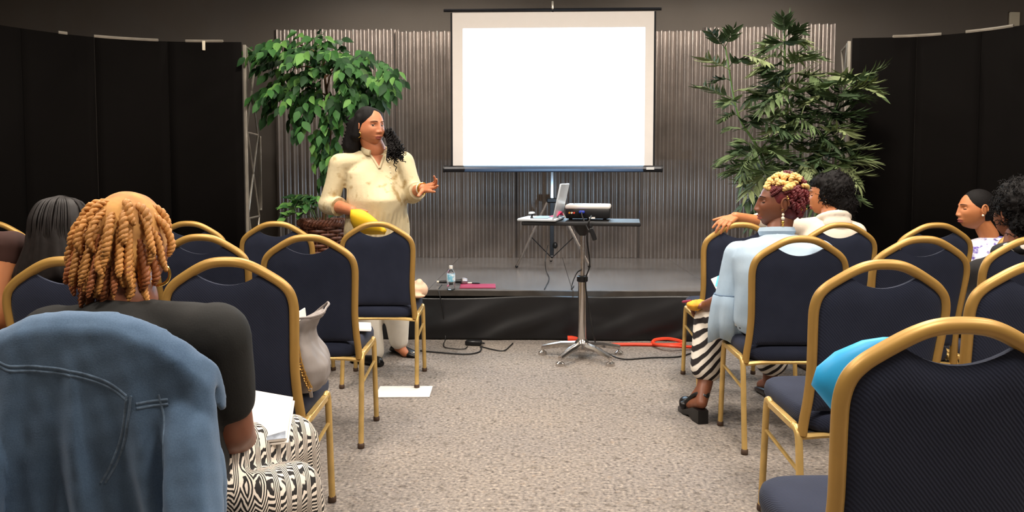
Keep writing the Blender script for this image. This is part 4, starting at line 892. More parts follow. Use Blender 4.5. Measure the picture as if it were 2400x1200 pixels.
# trousers
g = G(); g.add(ellipsoid(pel + [0, 0, -.06], (.19, .165, .12))); limb(g, [hipR, knR, knR + (anR - knR) * .86], [.112, .088, .066]); limb(g, [hipL, knL, knL + (anL - knL) * .80], [.112, .088, .064])
pr.cloth('trousers', g, 'trousers', .011, 4, .004, 18, 9)
for nm, hl, toe in (('R', (884, 858, -.02), (858, 853, -.10)), ('L', (927, 826, .12), (972, 838, -.02))):
    g = G(); h0 = pr.p(WZ(hl[0], hl[1], 0)); t0 = pr.p(WZ(toe[0], toe[1], 0)); h0[2] = t0[2] = 0.002; d0 = nrm(t0 - h0); t0 = h0 + d0 * .215; shoe(g, h0 - d0 * .012, t0, 1.12); so_ = pr.part('shoe', g, 'shoe'); obj('toe_clasp', ellipsoid(t0 - d0 * .02 + [0, 0, .030], (.009, .009, .006), None, 10, 6), MAT['silver'], so_)
# hair: a dark cap swept to the back, and long curls over her left shoulder
Mh = pr.Mh
def hp(x, y, z): return (Mh @ np.array([x, y, z, 1]))[:3]
g = G(); g.add(ellipsoid((0, -.028, .018), (.086, .092, .110), None, 28, 18), 0, Mh); g.add(ellipsoid((0, -.006, .040), (.082, .082, .082), None, 28, 18), 0, Mh)
for s_ in (-1, 1): g.add(capsule((s_ * .066, -.015, .05), (s_ * .080, -.03, -.06), .026, .034), 0, Mh)
g.add(capsule(hp(.05, -.06, .0), hp(.075, -.085, -.13), .062, .055)); g.add(capsule(hp(.075, -.085, -.13), q(822, 372, .10), .055, .035))
g.add(capsule(hp(.0, -.07, .0), q(860, 380, .14), .07, .05))
g.add(capsule(hp(-.070, .0, .02), q(915, 328, -.05), .018, .026)); g.add(capsule(q(912, 325, -.06), q(925, 362, -.15), .026, .022))
V, Fc, N = fuse(g, .006, 3); V = wrinkle(V, N, .005, 55, 3, (1, 1, .35)); hr = obj('hair', (V, Fc), MAT['hairblack'], pr.t, True, 0, label='long black curly hair over one shoulder')
for k in range(64):
    a_, b_ = q(random.uniform(907, 922), random.uniform(300, 342), random.uniform(-.10, -.02)), q(random.uniform(908, 952), random.uniform(345, 384), random.uniform(-.24, -.14))
    obj('curl', curl_tube(a_, b_, 6, .008, .0042, 0, random.uniform(0, 6)), MAT['hairblack'], hr)
obj('curl', curl_tube(q(922, 375, -.2), q(930, 402, -.21), 2, .006, .0028), MAT['hairblack'], hr)
for k in range(14):
    a_ = q(random.uniform(812, 835), random.uniform(270, 320), .08); b_ = q(random.uniform(800, 835), random.uniform(320, 352), .10); obj('curl', curl_tube(a_, b_, 4, .010, .006, 0, random.uniform(0, 6)), MAT['hairblack'], hr)
obj('hoop_earring', hoop(hp(.083, -.006, -.052), .019, .0028, (Mh[:3, :3] @ np.array([1, .5, 0]))), MAT['earring'], pr.t); obj('hair_bead', ellipsoid(hp(.09, -.022, .022), (.006, .006, .006), None, 10, 6), MAT['cream'], hr)
dw = nrm(q(1020, 438, -.26) - wrL)
for k, m in ((-.012, 'cream'), (.002, 'earring')): obj('bracelet', hoop(wrL + dw * k, .036, .0045, dw), MAT[m], pr.t)
# the yellow paper she holds
c = [q(822, 492, -.30), q(850, 494, -.31), q(880, 515, -.33), q(906, 541, -.34)]; c2 = [q(822, 520, -.27), q(835, 542, -.27), q(862, 548, -.28), q(900, 548, -.30)]
yp = thing('yellow_paper', 'bright yellow folded paper held in the presenter’s lowered hand'.replace('’', "'"), 'paper', (pr.t.matrix_world @ Vector(c[1]))[:])
cc = (np.array(pr.t.matrix_world)[:3, :3] @ np.array(c).T).T + np.array(pr.t.matrix_world)[:3, 3]; cd = (np.array(pr.t.matrix_world)[:3, :3] @ np.array(c2).T).T + np.array(pr.t.matrix_world)[:3, 3]; oo = np.array(yp.location)
A = catmull(cc - oo, 5); B = catmull(cd - oo, 5); mm = (A + B) / 2 + np.array([0, -.014, 0])
obj('sheet', gridsurf(np.stack([A, mm, B], 1)), MAT['yellow'], yp).modifiers.new('thickness', 'SOLIDIFY').thickness = .002
obj('inner_sheet', gridsurf(np.stack([A + [0, .006, .004], B + [.004, .006, -.004]], 1)), MAT['yellow'], yp).modifiers.new('thickness', 'SOLIDIFY').thickness = .001

# ------------------------------------------------------------------ seated figures
def seated(key, label, skin, dz=0):
    c = CH[key]; return Person(label, c.location, c.rotation_euler[2], skin)
def legs_skin(g, L_, R_):
    for h, k, a, t_ in (L_, R_): limb(g, [h, k, a], [.085, .058, .038]); g.add(capsule(a + np.array([0, 0, -.01]), t_, .036, .026))
def ground(p, z=0.0): p = np.array(p, float); p[2] = z; return p

# --- woman with copper twists and black tee, in front at the left
c1 = seated('A4', 'seated woman with copper twisted hair, black tee and zigzag skirt', 'skin3')
q = c1.w
pel = q(330, 1200, 1.53); pel[2] = .53; nk = q(300, 705, 1.575); mid = (pel + nk) / 2 + np.array([.02, -.06, 0])
sp = nrm(np.array([1, -.08, -.03]))
shL = q(130, 790, 1.55); shR = q(505, 790, 1.50); elR = q(540, 1005, 1.58); wrR = q(580, 1052, 1.84); elL = q(95, 1010, 1.62); wrL = q(330, 1060, 1.88)
hipR = q(440, 1190, 1.56); hipR[2] = .535; knR = q(672, 1120, 1.98); knR[2] = .445; anR = knR + np.array([.03, -.02, 0]); anR[2] = .09; hipL = hipR + np.array([-.2, 0, 0]); knL = hipL + np.array([.02, .42, -.06]); anL = ground(knL + [0, .02, 0], .09)
T1 = [(0, .170, .12), (.1, .190, .14), (.28, .185, .14), (.45, .180, .135), (.6, .190, .135), (.74, .195, .125), (.85, .178, .105), (.93, .115, .08), (1, .068, .066)]
g = c1.g; g.add(torso(pel, mid, nk - [0, 0, .03], sp, sp, scale_prof(T1, .88, .88))); limb(g, [shR, elR, wrR], [.055, .050, .030]); limb(g, [shL, elL, wrL], [.055, .050, .030]); legs_skin(g, (hipL, knL, anL, anL + np.array([0, .15, -.05])), (hipR, knR, anR, anR + np.array([.02, .15, -.05])))
hc = q(306, 574, 1.62); c1.head(hc, -15, -4, 0, .93, False, nk, .056)
hand(c1.gh, wrR, np.array([-.45, .85, .05]), (0, 0, 1), -1, (30, 32, 35, 38), 4, .95); hand(c1.gh, wrL, np.array([.5, .8, 0]), (0, 0, 1), 1, (30, 32, 35, 38), 4, .95)
c1.skinmesh()
g = G(); g.add(torso(pel, mid, nk + [0, 0, -.012], sp, sp, scale_prof(T1, 1.03, 1.03)))
for a_, b_ in ((shR, elR), (shL, elL)): g.add(capsule(nk - [0, .0, .05], a_, .062, .066)); limb(g, [a_, a_ + (b_ - a_) * .45, a_ + (b_ - a_) * .66], [.072, .066, .062])
c1.cloth('tee_shirt', g, 'tee', .009, 5, .004, 14, 21, (1, 1, .6), 'plain black short-sleeved tee')
g = G(); g.add(ellipsoid(pel + [0, .05, -.02], (.21, .17, .085))); limb(g, [hipR, knR, knR + (anR - knR) * .80], [.098, .086, .080]); limb(g, [hipL, knL, knL + (anL - knL) * .80], [.098, .086, .080]); limb(g, [(hipL + hipR) / 2, (knL + knR) / 2, (anL + anR) / 2 + [0, 0, .14]], [.085, .075, .09]); limb(g, [hipR + [.07, .03, -.06], knR + [.0, -.10, -.16]], [.07, .075]); limb(g, [hipR + [.02, .12, -.10], knR + [-.02, -.12, -.26]], [.07, .075]); limb(g, [np.array([.15, .34, .46]), np.array([.19, .48, .42]), np.array([.2, .52, .22])], [.07, .075, .08])
c1.cloth('skirt', g, 'zig', .009, 5, .006, 20, 22, (1, 1, .6), 'black and cream zigzag patterned skirt')
for a_ in (anL, anR):
    g = G(); h0 = ground(a_ + [0, -.03, 0], .002); shoe(g, h0, h0 + np.array([.01, .21, 0])); c1.part('shoe', g, 'shoe')
# hair: golden roots and rope twists
Mh = c1.Mh
g = G(); g.add(ellipsoid((0, -.008, .024), (.082, .095, .102), None, 30, 20), 0, Mh); g.add(ellipsoid((0, -.030, -.02), (.078, .076, .075), None, 30, 20), 0, Mh)
V, Fc, N = fuse(g, .006, 2); V = wrinkle(V, N, .0022, 60, 5); hr = obj('hair', (V, Fc), MAT['scalp'], c1.t, True, 0, label='golden scalp hair under the twists')
def rope(pts, r_, turns):
    P = catmull(pts, 8); n = len(P); g = G(); t = np.gradient(P, axis=0); t /= np.linalg.norm(t, axis=1)[:, None]; s_ = np.array([ortho(x) for x in t]); b_ = np.cross(t, s_); u_ = np.linspace(0, 1, n)
    rr = r_ * np.interp(u_, [0, .15, .8, 1], [.55, 1, 1, .5])
    for ph in (0, PI): a = u_ * turns * 2 * PI + ph; g.add(tube(P + (rr * .60 * np.cos(a))[:, None] * s_ + (rr * .60 * np.sin(a))[:, None] * b_, rr * .70, 7))
    return g
cnt = 0
for ring, (el, n, ln) in enumerate(((58, 7, .05), (38, 11, .075), (18, 15, .085), (2, 18, .085), (-16, 19, .08), (-34, 18, .075), (-48, 14, .055))):
    for k in range(n):
        az = R(-90 + (k - (n - 1) / 2) * (268 / n) + random.uniform(-6, 6)); e_ = R(el + random.uniform(-6, 6))
        d = np.array([math.cos(e_) * math.cos(az), math.cos(e_) * math.sin(az), math.sin(e_)]); p0 = np.array([0, -.018, .018]) + d * [.082, .092, .102]
        out = np.array([d[0], d[1], 0]); out = out / (np.linalg.norm(out) + 1e-6); dn = np.array([random.uniform(-.25, .25), random.uniform(-.1, .1), -1.0])
        tang = nrm(dn - d * np.dot(dn, d) * .95)
        L_ = ln * random.uniform(.8, 1.25); p1 = p0 + tang * L_ * .5 + out * .006; p2 = p1 + nrm(tang * .5 + np.array([0, 0, -1.])) * L_ * .5 + out * (.007 + .007 * (el < 10)); p3 = p2 + np.array([random.uniform(-.012, .012), random.uniform(-.006, .006), -L_ * .35])
        if p3[1] > .03 and abs(p3[0]) > .055 and p3[2] < .03 or p3[0] > .05 and p3[1] > -.012 and p3[2] < -.03: continue
        rp = rope([p0 - d * .004, p1, p2, p3], random.uniform(.0068, .0088), L_ * 62); rp.v = [v @ Mh[:3, :3].T + Mh[:3, 3] for v in rp.v]
        o_h = obj('hair_twist', rp, MAT['twist' if p0[2] > .035 or random.random() < .3 else 'twistlow'], hr, True, 0); cnt += 1
def h1(x, y, z): return (Mh @ np.array([x, y, z, 1]))[:3]
obj('hoop_earring', hoop(h1(.089, -.010, -.066), .024, .0034, Mh[:3, :3] @ np.array([.35, -1, 0])), MAT['earring'], c1.t)
# booklet in her lap
bk = [W(590, 918, 1.93), W(687, 935, 1.91), W(672, 1032, 1.76), W(548, 1046, 1.72)]; o_ = W(610, 1040, 1.75)
lap = thing('booklet', 'white open booklet on the lap of the copper-haired woman', 'booklet', o_)
def quad_plate(c, th, nrm_):
    c = np.array(c); return loft([c, c + np.asarray(nrm_) * th])
nn_ = nrm(np.cross(bk[1] - bk[0], bk[3] - bk[0])); nn_ = nn_ if nn_[1] < 0 else -nn_
obj('page', quad_plate([b_ - o_ for b_ in bk], .006, nn_), MAT['paper'], lap, False)
e_ = [bk[3] + (bk[2] - bk[3]) * u_ + (bk[0] - bk[3]) * v_ for u_, v_ in ((.2, .0), (.98, .0), (.95, .13), (.55, .06))]; obj('printed_strip', quad_plate([x - o_ + nn_ * .0062 for x in e_], .0008, nn_), MAT['greyprint'], lap, False)
c_ = [b_ - o_ - nn_ * .004 + np.array([.004, 0, -.004]) for b_ in bk]; obj('back_page', quad_plate(c_, .003, nn_), MAT['paper'], lap, False)

# --- denim jacket draped over her chair back
ja = CH['A4']; jk = thing('denim_jacket', 'blue denim jacket draped over the nearest left chair back', 'jacket', ja.location, ja.rotation_euler[2])
HB = np.array([p for p in back_outline()]); half = HB[len(HB) // 2:]
def crest(x): return np.interp(np.abs(x), [0, .05, .09, .135, .17, .20, .235, .26], [.947, .945, .936, .914, .892, .862, .79, .71])
nu, nv = 70, 50; P = np.zeros((nu, nv, 3))
for i, x in enumerate(np.linspace(-.212, .212, nu)):
    zc_ = crest(x)
    for j, v in enumerate(np.linspace(0, 1, nv)):
        if v < .16: a_ = (v / .16) * PI; y = lean(zc_) + .034 * math.cos(a_) + .008; z = zc_ - .010 + .022 * math.sin(a_) - .06 * max(0, 1 - 2 * v / .16); fl_ = 0
        else: u_ = (v - .16) / .84; z = zc_ - .010 - u_ * (zc_ - .14); fl_ = u_; y = lean(max(z, .45)) - .036 - .022 * u_
        P[i, j] = (x * (1 + .04 * fl_), y + max(0, abs(x) - .195) * 1.0, z)
cen = np.array([0, .0, .6]); v1, f1 = gridsurf(P); Q = P.copy(); Q[..., 1] += .020 * np.sign(.02 - (P[..., 1] - np.vectorize(lean)(np.maximum(P[..., 2], .45)))); Q[..., 2] -= np.where(P[..., 2] > np.vectorize(crest)(P[..., 0]) - .03, .012, 0)
g = G(); g.add((v1, f1)); v2, f2 = gridsurf(Q); g.add((v2, [q_[::-1] for q_ in f2])); n1 = nu * nv
rim = [i * nv for i in range(nu)] + [(nu - 1) * nv + j for j in range(1, nv)] + [i * nv + nv - 1 for i in range(nu - 2, -1, -1)] + [j for j in range(nv - 2, 0, -1)]
for a_, b_ in zip(rim, rim[1:] + rim[:1]): g.f.append((b_, a_, a_ + n1, b_ + n1)); g.m.append(0)
for s_ in (-1, 1):
    sp_ = [(s_ * .165, -.018, .815), (s_ * .178, -.045, .74), (s_ * .187, -.066, .60), (s_ * .192, -.075, .42), (s_ * .195, -.07, .24)]; limb(g, sp_, [.030, .043, .046, .044, .042])
V, Fc, N = fuse(g, .006, 3)
dn = np.clip((.93 - V[:, 2]) * 3.0, 0, 1) * (V[:, 1] < .03); xs = V[:, 0] + .05 * noise(V, 3.5, 33) + .12 * (V[:, 2] - .6) * np.sign(V[:, 0]) * .4
fold = .55 * np.sin(xs * 58 + .8) + .35 * np.sin(xs * 103 + 3 * noise(V, 5, 34)) + .5 * noise(V * [1, 1, .35], 40, 32)
V = V + N * (dn * .014 * fold + .0016 * noise(V, 90, 35, 2))[:, None]
jb = obj('jacket_body', (V, Fc), MAT['denim'], jk, True, 0)
def jpt(x, z):                               # the point of the outer jacket face at (x, z)
    h = jb.ray_cast(Vector((x, -.6, z)), Vector((0, 1, 0))); return np.array(h[1][:]) if h[0] else np.array([x, -.05, z])
def seam(pts, name='seam', w_=.0021, m='seam'):
    S_ = np.array([jpt(p_[0], p_[1]) + [0, -.0005, 0] for p_ in catmull([np.array([a_, b_, 0]) for a_, b_ in pts], 9)])
    obj(name, tube(S_, w_, 6, (0, 1, 0), .3), MAT[m], jb)
for d_ in (0, .008):
    seam([(-.135, .885 - d_), (-.105, .872 - d_), (-.055, .870 - d_), (.0, .862 - d_), (.05, .845 - d_), (.085, .820 - d_)])
    seam([(.100, .806 - d_), (.125, .809 - d_), (.150, .812 - d_)], 'shoulder_seam')
    seam([(.085 + d_, .820), (.070 + d_, .76), (.045 + d_, .70), (.020 + d_, .66)])
    seam([(-.135 - d_, .885), (-.150 - d_, .82), (-.158 - d_, .70), (-.16 - d_, .55)])
for s_ in (-1, 1): seam([(s_ * .135, .82), (s_ * .145, .76), (s_ * .148, .68), (s_ * .150, .60)], 'armhole_seam')

# --- woman with long straight dark hair, one row ahead
c2 = seated('B3', 'seated woman with long straight dark hair seen from behind', 'skin2'); q = c2.w
pel = np.array([0, .2, .53]); nk = q(150, 655, 2.46); mid = (pel + nk) / 2; S = np.array([1., 0, 0]); shL = nk + [-.165, -.02, -.07]; shR = nk + [.165, -.02, -.07]; elL = shL + [-.02, .08, -.26]; elR = shR + [.02, .08, -.26]; wrL = elL + [.10, .2, -.02]; wrR = elR + [-.10, .2, -.02]
hipL, hipR = pel + [-.1, .03, 0], pel + [.1, .03, 0]; knL, knR = hipL + [-.0, .40, -.03], hipR + [.0, .40, -.03]; anL, anR = ground(knL, .09), ground(knR, .09)
def generic(c, pel, mid, nk, arms, legs, prof, S=S, top='tee', bottom='tee', slf=.8, botf=1.85, seed=1, hands=True, shoes='shoe', tw=.07):
    g = c.g; g.add(torso(pel, mid, nk - [0, 0, .03], S, S, scale_prof(prof, .88, .88)))
    for i, (s_, e_, w_) in enumerate(arms):
        limb(g, [s_, e_, w_], [.050, .043, .028])
        if hands: hand(c.gh, w_, w_ - e_ + np.array([0, .05, 0]), (0, 0, -1), (1, -1)[i], (25, 28, 30, 34), 4, .92)
    legs_skin(g, *[(h, k, a, a + np.array([0, .13, -.05])) for h, k, a in legs]); c.skinmesh()
    g = G(); g.add(torso(pel, mid, nk + [0, 0, -.014], S, S, prof))
    for s_, e_, w_ in arms:
        g.add(capsule(nk - [0, 0, .05], s_, .058, .062)); ch = along([s_, e_, w_], slf); limb(g, ch, np.linspace(tw - .004, tw - .012, len(ch)))
    tp = c.cloth('top', g, top, .010, 5, .004, 15, seed, (1, 1, .6))
    g = G(); g.add(ellipsoid(pel + [0, .04, -.02], (.19, .15, .08)))
    for h, k, a in legs: ch = along([h, k, a], botf); limb(g, ch, np.linspace(.095, .068, len(ch)))
    bt_ = c.cloth('bottoms', g, bottom, .011, 5, .004, 15, seed + 1)
    for h, k, a in legs:
        g = G(); h0 = ground(a + [0, -.03, 0], .002); shoe(g, h0, h0 + np.array([0, .2, 0])); c.part('shoe', g, shoes)
    return tp
c2.head(q(150, 545, 2.46), 2, -6, 0, .95, False, nk, .05)
generic(c2, pel, mid, nk, [(shL, elL, wrL), (shR, elR, wrR)], [(hipL, knL, anL), (hipR, knR, anR)], TORSO, top='brownsleeve', seed=41, slf=.25)
Mh = c2.Mh; hl = .0
rings = []; na = 96; a = np.arange(na) * 2 * PI / na
for z, rx, ry, cy_ in ((.126, .012, .012, -.012), (.122, .038, .04, -.012), (.112, .058, .064, -.012), (.09, .078, .086, -.014), (.05, .092, .102, -.016), (0, .098, .108, -.020), (-.05, .106, .100, -.030), (-.09, .118, .092, -.038), (-.125, .130, .086, -.045), (-.155, .138, .08, -.048), (-.175, .132, .07, -.048)):
    gr = 1 + (.016 if z < .1 else .004) * np.sin(a * 24 + 1.5 * np.sin(a * 7)) + .012 * np.sin(a * 11 + 2); x = rx * gr * np.cos(a); y = cy_ + ry * gr * np.sin(a)
    zz = np.full(na, z) + (.012 * np.sin(a * 9) if z < -.15 else 0)
    if z < .06: lim = .018 + .4 * max(0, z); y = np.where(y > lim, lim, y)
    rings.append(np.stack([x, y, zz], 1))
V, Fc = loft(rings[::-1]); hr = obj('hair', (V @ Mh[:3, :3].T + Mh[:3, 3], Fc), MAT['hairdark'], c2.t, True, 0)
for k in range(70):
    az = R(random.uniform(175, 365)); r1 = (.095, .106); p = np.array([[.095 * math.cos(az) * s1, -.02 + .104 * math.sin(az) * s2, z] for z, s1, s2 in ((.128, .10, .1), (.105, .70, .70), (.055, .98, .99), (0, 1.04, 1.04), (-.08, 1.2, .93), (-.17 + random.uniform(-.012, .012), 1.42, .82))])
    obj('hair_strand', tube(catmull(p @ Mh[:3, :3].T + Mh[:3, 3], 5), np.linspace(.0022, .0022, 26), 5), MAT['hairdark'], hr)

# --- bare-armed person cut by the left picture edge
c3 = seated('C3', 'bare-armed person only whose arm shows at the left picture edge', 'skin4'); q = c3.w
pel = np.array([0, .2, .53]); nk = np.array([0, .2, 1.0]); mid = (pel + nk) / 2; shL = nk + [-.17, -.02, -.06]; shR = nk + [.17, -.02, -.06]; elL = shL + [-.05, .06, -.26]; elR = q(-22, 770, 2.36); wrL = elL + [.1, .2, -.02]; wrR = elR + [-.12, .22, .03]
hipL, hipR = pel + [-.1, .03, 0], pel + [.1, .03, 0]; knL, knR = hipL + [-.03, .40, -.03], hipR + [.03, .40, -.03]; anL, anR = ground(knL, .09), ground(knR, .09)
c3.head(nk + [0, .03, .145], 0, 0, 0, .95, False, nk, .05); generic(c3, pel, mid, nk, [(shL, elL, wrL), (shR, elR, wrR)], [(hipL, knL, anL), (hipR, knR, anR)], TORSO, top='brownsleeve', slf=.12, seed=51)
g = G(); g.add(ellipsoid((0, -.022, .02), (.084, .096, .106), None, 28, 18), 0, c3.Mh); V, Fc, N = fuse(g, .007, 2); obj('hair', (V, Fc), MAT['hairblack'], c3.t, True, 0)

# --- woman in light denim shirt and striped skirt
c4 = seated('F2', 'seated woman in light denim shirt and striped skirt with blonde and burgundy updo', 'skin3'); q = c4.w
pel = q(1830, 760, 3.36); pel[2] = .53; nk = q(1822, 548, 3.40); mid = (pel + nk) / 2 + [.0, -.05, 0]; S4 = nrm(np.array([1, -.38, .02]))
shL = q(1735, 600, 3.47); shR = q(1915, 598, 3.30); elL = q(1708, 700, 3.48); wrL = q(1655, 716, 3.70); elR = q(1940, 700, 3.36); wrR = q(1850, 730, 3.62)
hipL = q(1785, 772, 3.42); hipL[2] = .53; knL = q(1668, 760, 3.78); knL[2] = .455; anL = q(1652, 902, 3.68); hipR = q(1880, 772, 3.42); hipR[2] = .53; knR = q(1815, 760, 3.92); knR[2] = .47; anR = ground(knR + np.array([.0, .05, 0]), .1)
g = c4.g; g.add(torso(pel, mid, nk - [0, 0, .03], S4, S4, scale_prof(T1, .86, .86))); limb(g, [shL, elL, wrL], [.050, .044, .028]); limb(g, [shR, elR, wrR], [.050, .044, .028])
tl = np.array(c4.p(WZ(1618, 974, 0))); tl[2] = .06; legs_skin(g, (hipL, knL, anL, tl), (hipR, knR, anR, anR + np.array([0, .14, -.06])))
heel = pr.p((0, 0, 0)) * 0 + c4.p(WZ(1644, 988, .0)); heel[2] = .088; toe_ = c4.p(WZ(1612, 970, 0)); toe_[2] = .045; g.add(capsule(anL + [0, 0, -.0], heel, .036, .028)); g.add(capsule(heel, toe_, .028, .026))
hc = q(1828, 478, 3.42); c4.head(hc, 78, 2, 0, .97, False, nk, .052)
hand(c4.gh, wrL, np.array([-.4, .9, -.1]), (.3, .2, -.9), -1, (28, 30, 34, 38), 3, .92); hand(c4.gh, wrR, np.array([-.7, .7, -.1]), (0, 0, -1), 1, (28, 30, 34, 38), 3, .92)
c4.skinmesh(); face_parts(c4.t, c4.Mh, c4.Hv, .8, 'skin3', (-1,))
g = G(); g.add(torso(pel + [0, 0, -.04], mid, nk + [0, 0, -.012], S4, S4, scale_prof(T1, 1.06, 1.08)))
for a_, b_ in ((shL, elL), (shR, elR)): g.add(capsule(nk - [0, 0, .05], a_, .060, .066)); limb(g, [a_, a_ + (b_ - a_) * .5, b_], [.074, .068, .066])
g.add(capsule(elR, elR + (wrR - elR) * .6, .06, .055))
sh4 = c4.cloth('shirt', g, 'chambray', .009, 4, .0085, 19, 61, (1, 1, .6), 'light blue denim shirt')
rings = []; a = np.arange(40) * 2 * PI / 40; e0 = q(1712, 690, 3.47)       # the bell cuff
for u_, r_, f0 in ((0, .070, 0), (.03, .076, .02), (.25, .082, .06), (.6, .088, .10), (1, .082, .14)):
    c_ = e0 + (q(1706, 795, 3.50) - e0) * u_; wv_ = 1 + f0 * np.sin(6 * a + 1) + f0 * .5 * np.sin(11 * a); rings.append(c_ + np.stack([r_ * wv_ * np.cos(a), r_ * .95 * wv_ * np.sin(a), .02 * u_ * np.sin(3 * a + 2)], 1))
cuff = obj('bell_cuff', loft(rings, False), MAT['chambray'], c4.t, True, 60); cuff.modifiers.new('thickness', 'SOLIDIFY').thickness = .003; obj('gather_seam', tube(rings[0] + (rings[0] - e0) * .03, .004, 6, closed=True), MAT['seam'], cuff)
a = np.linspace(R(30), R(330), 20); obj('collar', tube(np.array([nk + [0, 0, -.002] + np.array([.068 * math.sin(x), -.066 * math.cos(x) + .01, .012 + .008 * math.cos(x)]) for x in a - PI]), .014, 6, (0, 0, 1), 1.5), MAT['chambray'], sh4)
g = G(); g.add(ellipsoid(pel + [.02, .05, -.005], (.22, .19, .085))); limb(g, [hipL, knL, knL + (anL - knL) * .72], [.105, .092, .080]); limb(g, [hipR, knR, knR + (anR - knR) * .7], [.10, .088, .085]); limb(g, [(hipL + hipR) / 2, (knL + knR) / 2], [.09, .08])
c4.cloth('skirt', g, 'stripe', .009, 4, .006, 18, 62, (1, 1, .5), 'black and white diagonally striped skirt')
# slingback wedge
hl = c4.p(WZ(1642, 990, 0)); toe = c4.p(WZ(1612, 968, 0)); hl[2] = toe[2] = 0; dd = nrm(toe - hl); sd_ = np.cross(dd, [0, 0, 1])
g = G(); rings = []
for u_, w_, t0_ in ((-.028, .026, .066), (.03, .030, .066), (.08, .028, .046), (.13, .035, .026), (.19, .034, .018), (.225, .016, .014)):
    c_ = hl + dd * u_; rings.append(np.array([c_ + sd_ * w_ * sx + [0, 0, zz] for sx, zz in ((-1, 0.001 if u_ < .05 or u_ > .1 else .014), (1, .001 if u_ < .05 or u_ > .1 else .014), (1, t0_), (-1, t0_))]))
g.add(loft(rings)); sh_ = c4.part('shoe', g, 'shoe', 'black slingback wedge sandal')
V, Fc = ellipsoid((0, 0, 0), (.038, .066, .038)); fr_ = np.stack([sd_, dd, [0, 0, 1]], 1); obj('toe_upper', (V @ fr_.T + hl + dd * .150 + [0, 0, .044], Fc), MAT['shoe'], sh_)
ank = anL + (heel - anL) * .55; st_ = [hl + dd * .125 + sd_ * .034 + [0, 0, .05], ank + sd_ * .03 + dd * .02, ank - dd * .036 + [0, 0, .004], ank - sd_ * .03 + dd * .02, hl + dd * .125 - sd_ * .034 + [0, 0, .05]]; obj('ankle_strap', tube(catmull(st_, 6), .010, 6), MAT['shoe'], sh_); obj('side_panel', capsule(st_[0], st_[-1], .02, .02), MAT['shoe'], sh_)
g = G(); h0 = ground(anR + [0, -.03, 0], .002); shoe(g, h0, h0 + np.array([0, .2, 0])); c4.part('shoe', g, 'shoe')
# hair: blonde crown of twists over burgundy braided back
Mh = c4.Mh
g = G(); g.add(ellipsoid((0, -.012, .028), (.0785, .092, .098), None, 28, 18), 0, Mh); g.add(ellipsoid((0, -.03, -.01), (.072, .066, .075), None, 28, 18), 0, Mh); V, Fc, N = fuse(g, .006, 2); V = wrinkle(V, N, .003, 70, 7); hr = obj('hair', (V, Fc), MAT['redhair'], c4.t, True, 0, label='burgundy braided hair with blonde crown')
for k in range(60):
    el = R(random.uniform(26, 88)); az = R(random.uniform(-130, 310)); d = np.array([math.cos(el) * math.cos(az), math.cos(el) * math.sin(az), math.sin(el)]); c_ = np.array([0, -.022, .022]) + d * [.082, .092, .108]
    t_ = ortho(d); t2 = nrm(t_ * math.cos(k) + np.cross(d, t_) * math.sin(k)); pts = [c_ - t2 * .022 + d * .0, c_ + d * .016, c_ + t2 * .022 + d * .002]
    rp = rope(pts, random.uniform(.008, .0105), 2.2); rp.v = [v @ Mh[:3, :3].T + Mh[:3, 3] for v in rp.v]; obj('hair_twist', rp, MAT['redhair' if (el > R(82)) or (d[1] < -.62 and random.random() < .6) else 'blonde'], hr, True, 0)
for k in range(30):
    el = R(random.uniform(-42, 26)); az = R(random.uniform(195, 345)); d = np.array([math.cos(el) * math.cos(az), math.cos(el) * math.sin(az), math.sin(el)]); c_ = np.array([0, -.022, .02]) + d * [.082, .092, .104]; t2 = nrm(np.array([0, .3, 1.]) - d * d[2])
    rp = rope([c_ - t2 * .022, c_ + d * .008, c_ + t2 * .022], random.uniform(.0065, .009), 2.4); rp.v = [v @ Mh[:3, :3].T + Mh[:3, 3] for v in rp.v]; obj('hair_twist', rp, MAT['redhair'], hr, True, 0)
for k in range(34):
    el = R(-14 + 58 * (k % 6) / 5 + random.uniform(-4, 4)); az = R(150 + 85 * (k // 6) / 5 + random.uniform(-5, 5)); d = np.array([math.cos(el) * math.cos(az), math.cos(el) * math.sin(az), math.sin(el)]); c_ = np.array([0, -.012, .028]) + d * [.080, .094, .099]
    if el < R(10) and az < R(185): continue
    t2 = nrm(np.array([0, -1, .55]) - d * np.dot([0, -1, .55], d)); rp = rope([c_ - t2 * .022, c_ + d * .004, c_ + t2 * .022], .0072, 3.0); rp.v = [v @ Mh[:3, :3].T + Mh[:3, 3] for v in rp.v]; obj('hair_twist', rp, MAT['redhair' if el < R(34) else 'blonde'], hr, True, 0)
for k in range(9):
    el = R(random.uniform(-30, 40)); az = R(random.uniform(120, 300)); d = np.array([math.cos(el) * math.cos(az), math.cos(el) * math.sin(az), math.sin(el)]); obj('hair_bead', ellipsoid((Mh @ np.append(np.array([0, -.022, .02]) + d * [.092, .102, .114], 1))[:3], (.004, .004, .004), None, 8, 6), MAT['earring'], hr)
er = (Mh @ np.array([-.084, -.004, -.034, 1]))[:3]
for k, r_ in ((.012, .006), (.028, .008), (.046, .0075), (.06, .005)): obj('earring_bead', ellipsoid(er - [0, 0, k], (r_, r_, r_ * 1.1), None, 10, 8), MAT['earring' if k > .03 else 'cream'], c4.t)
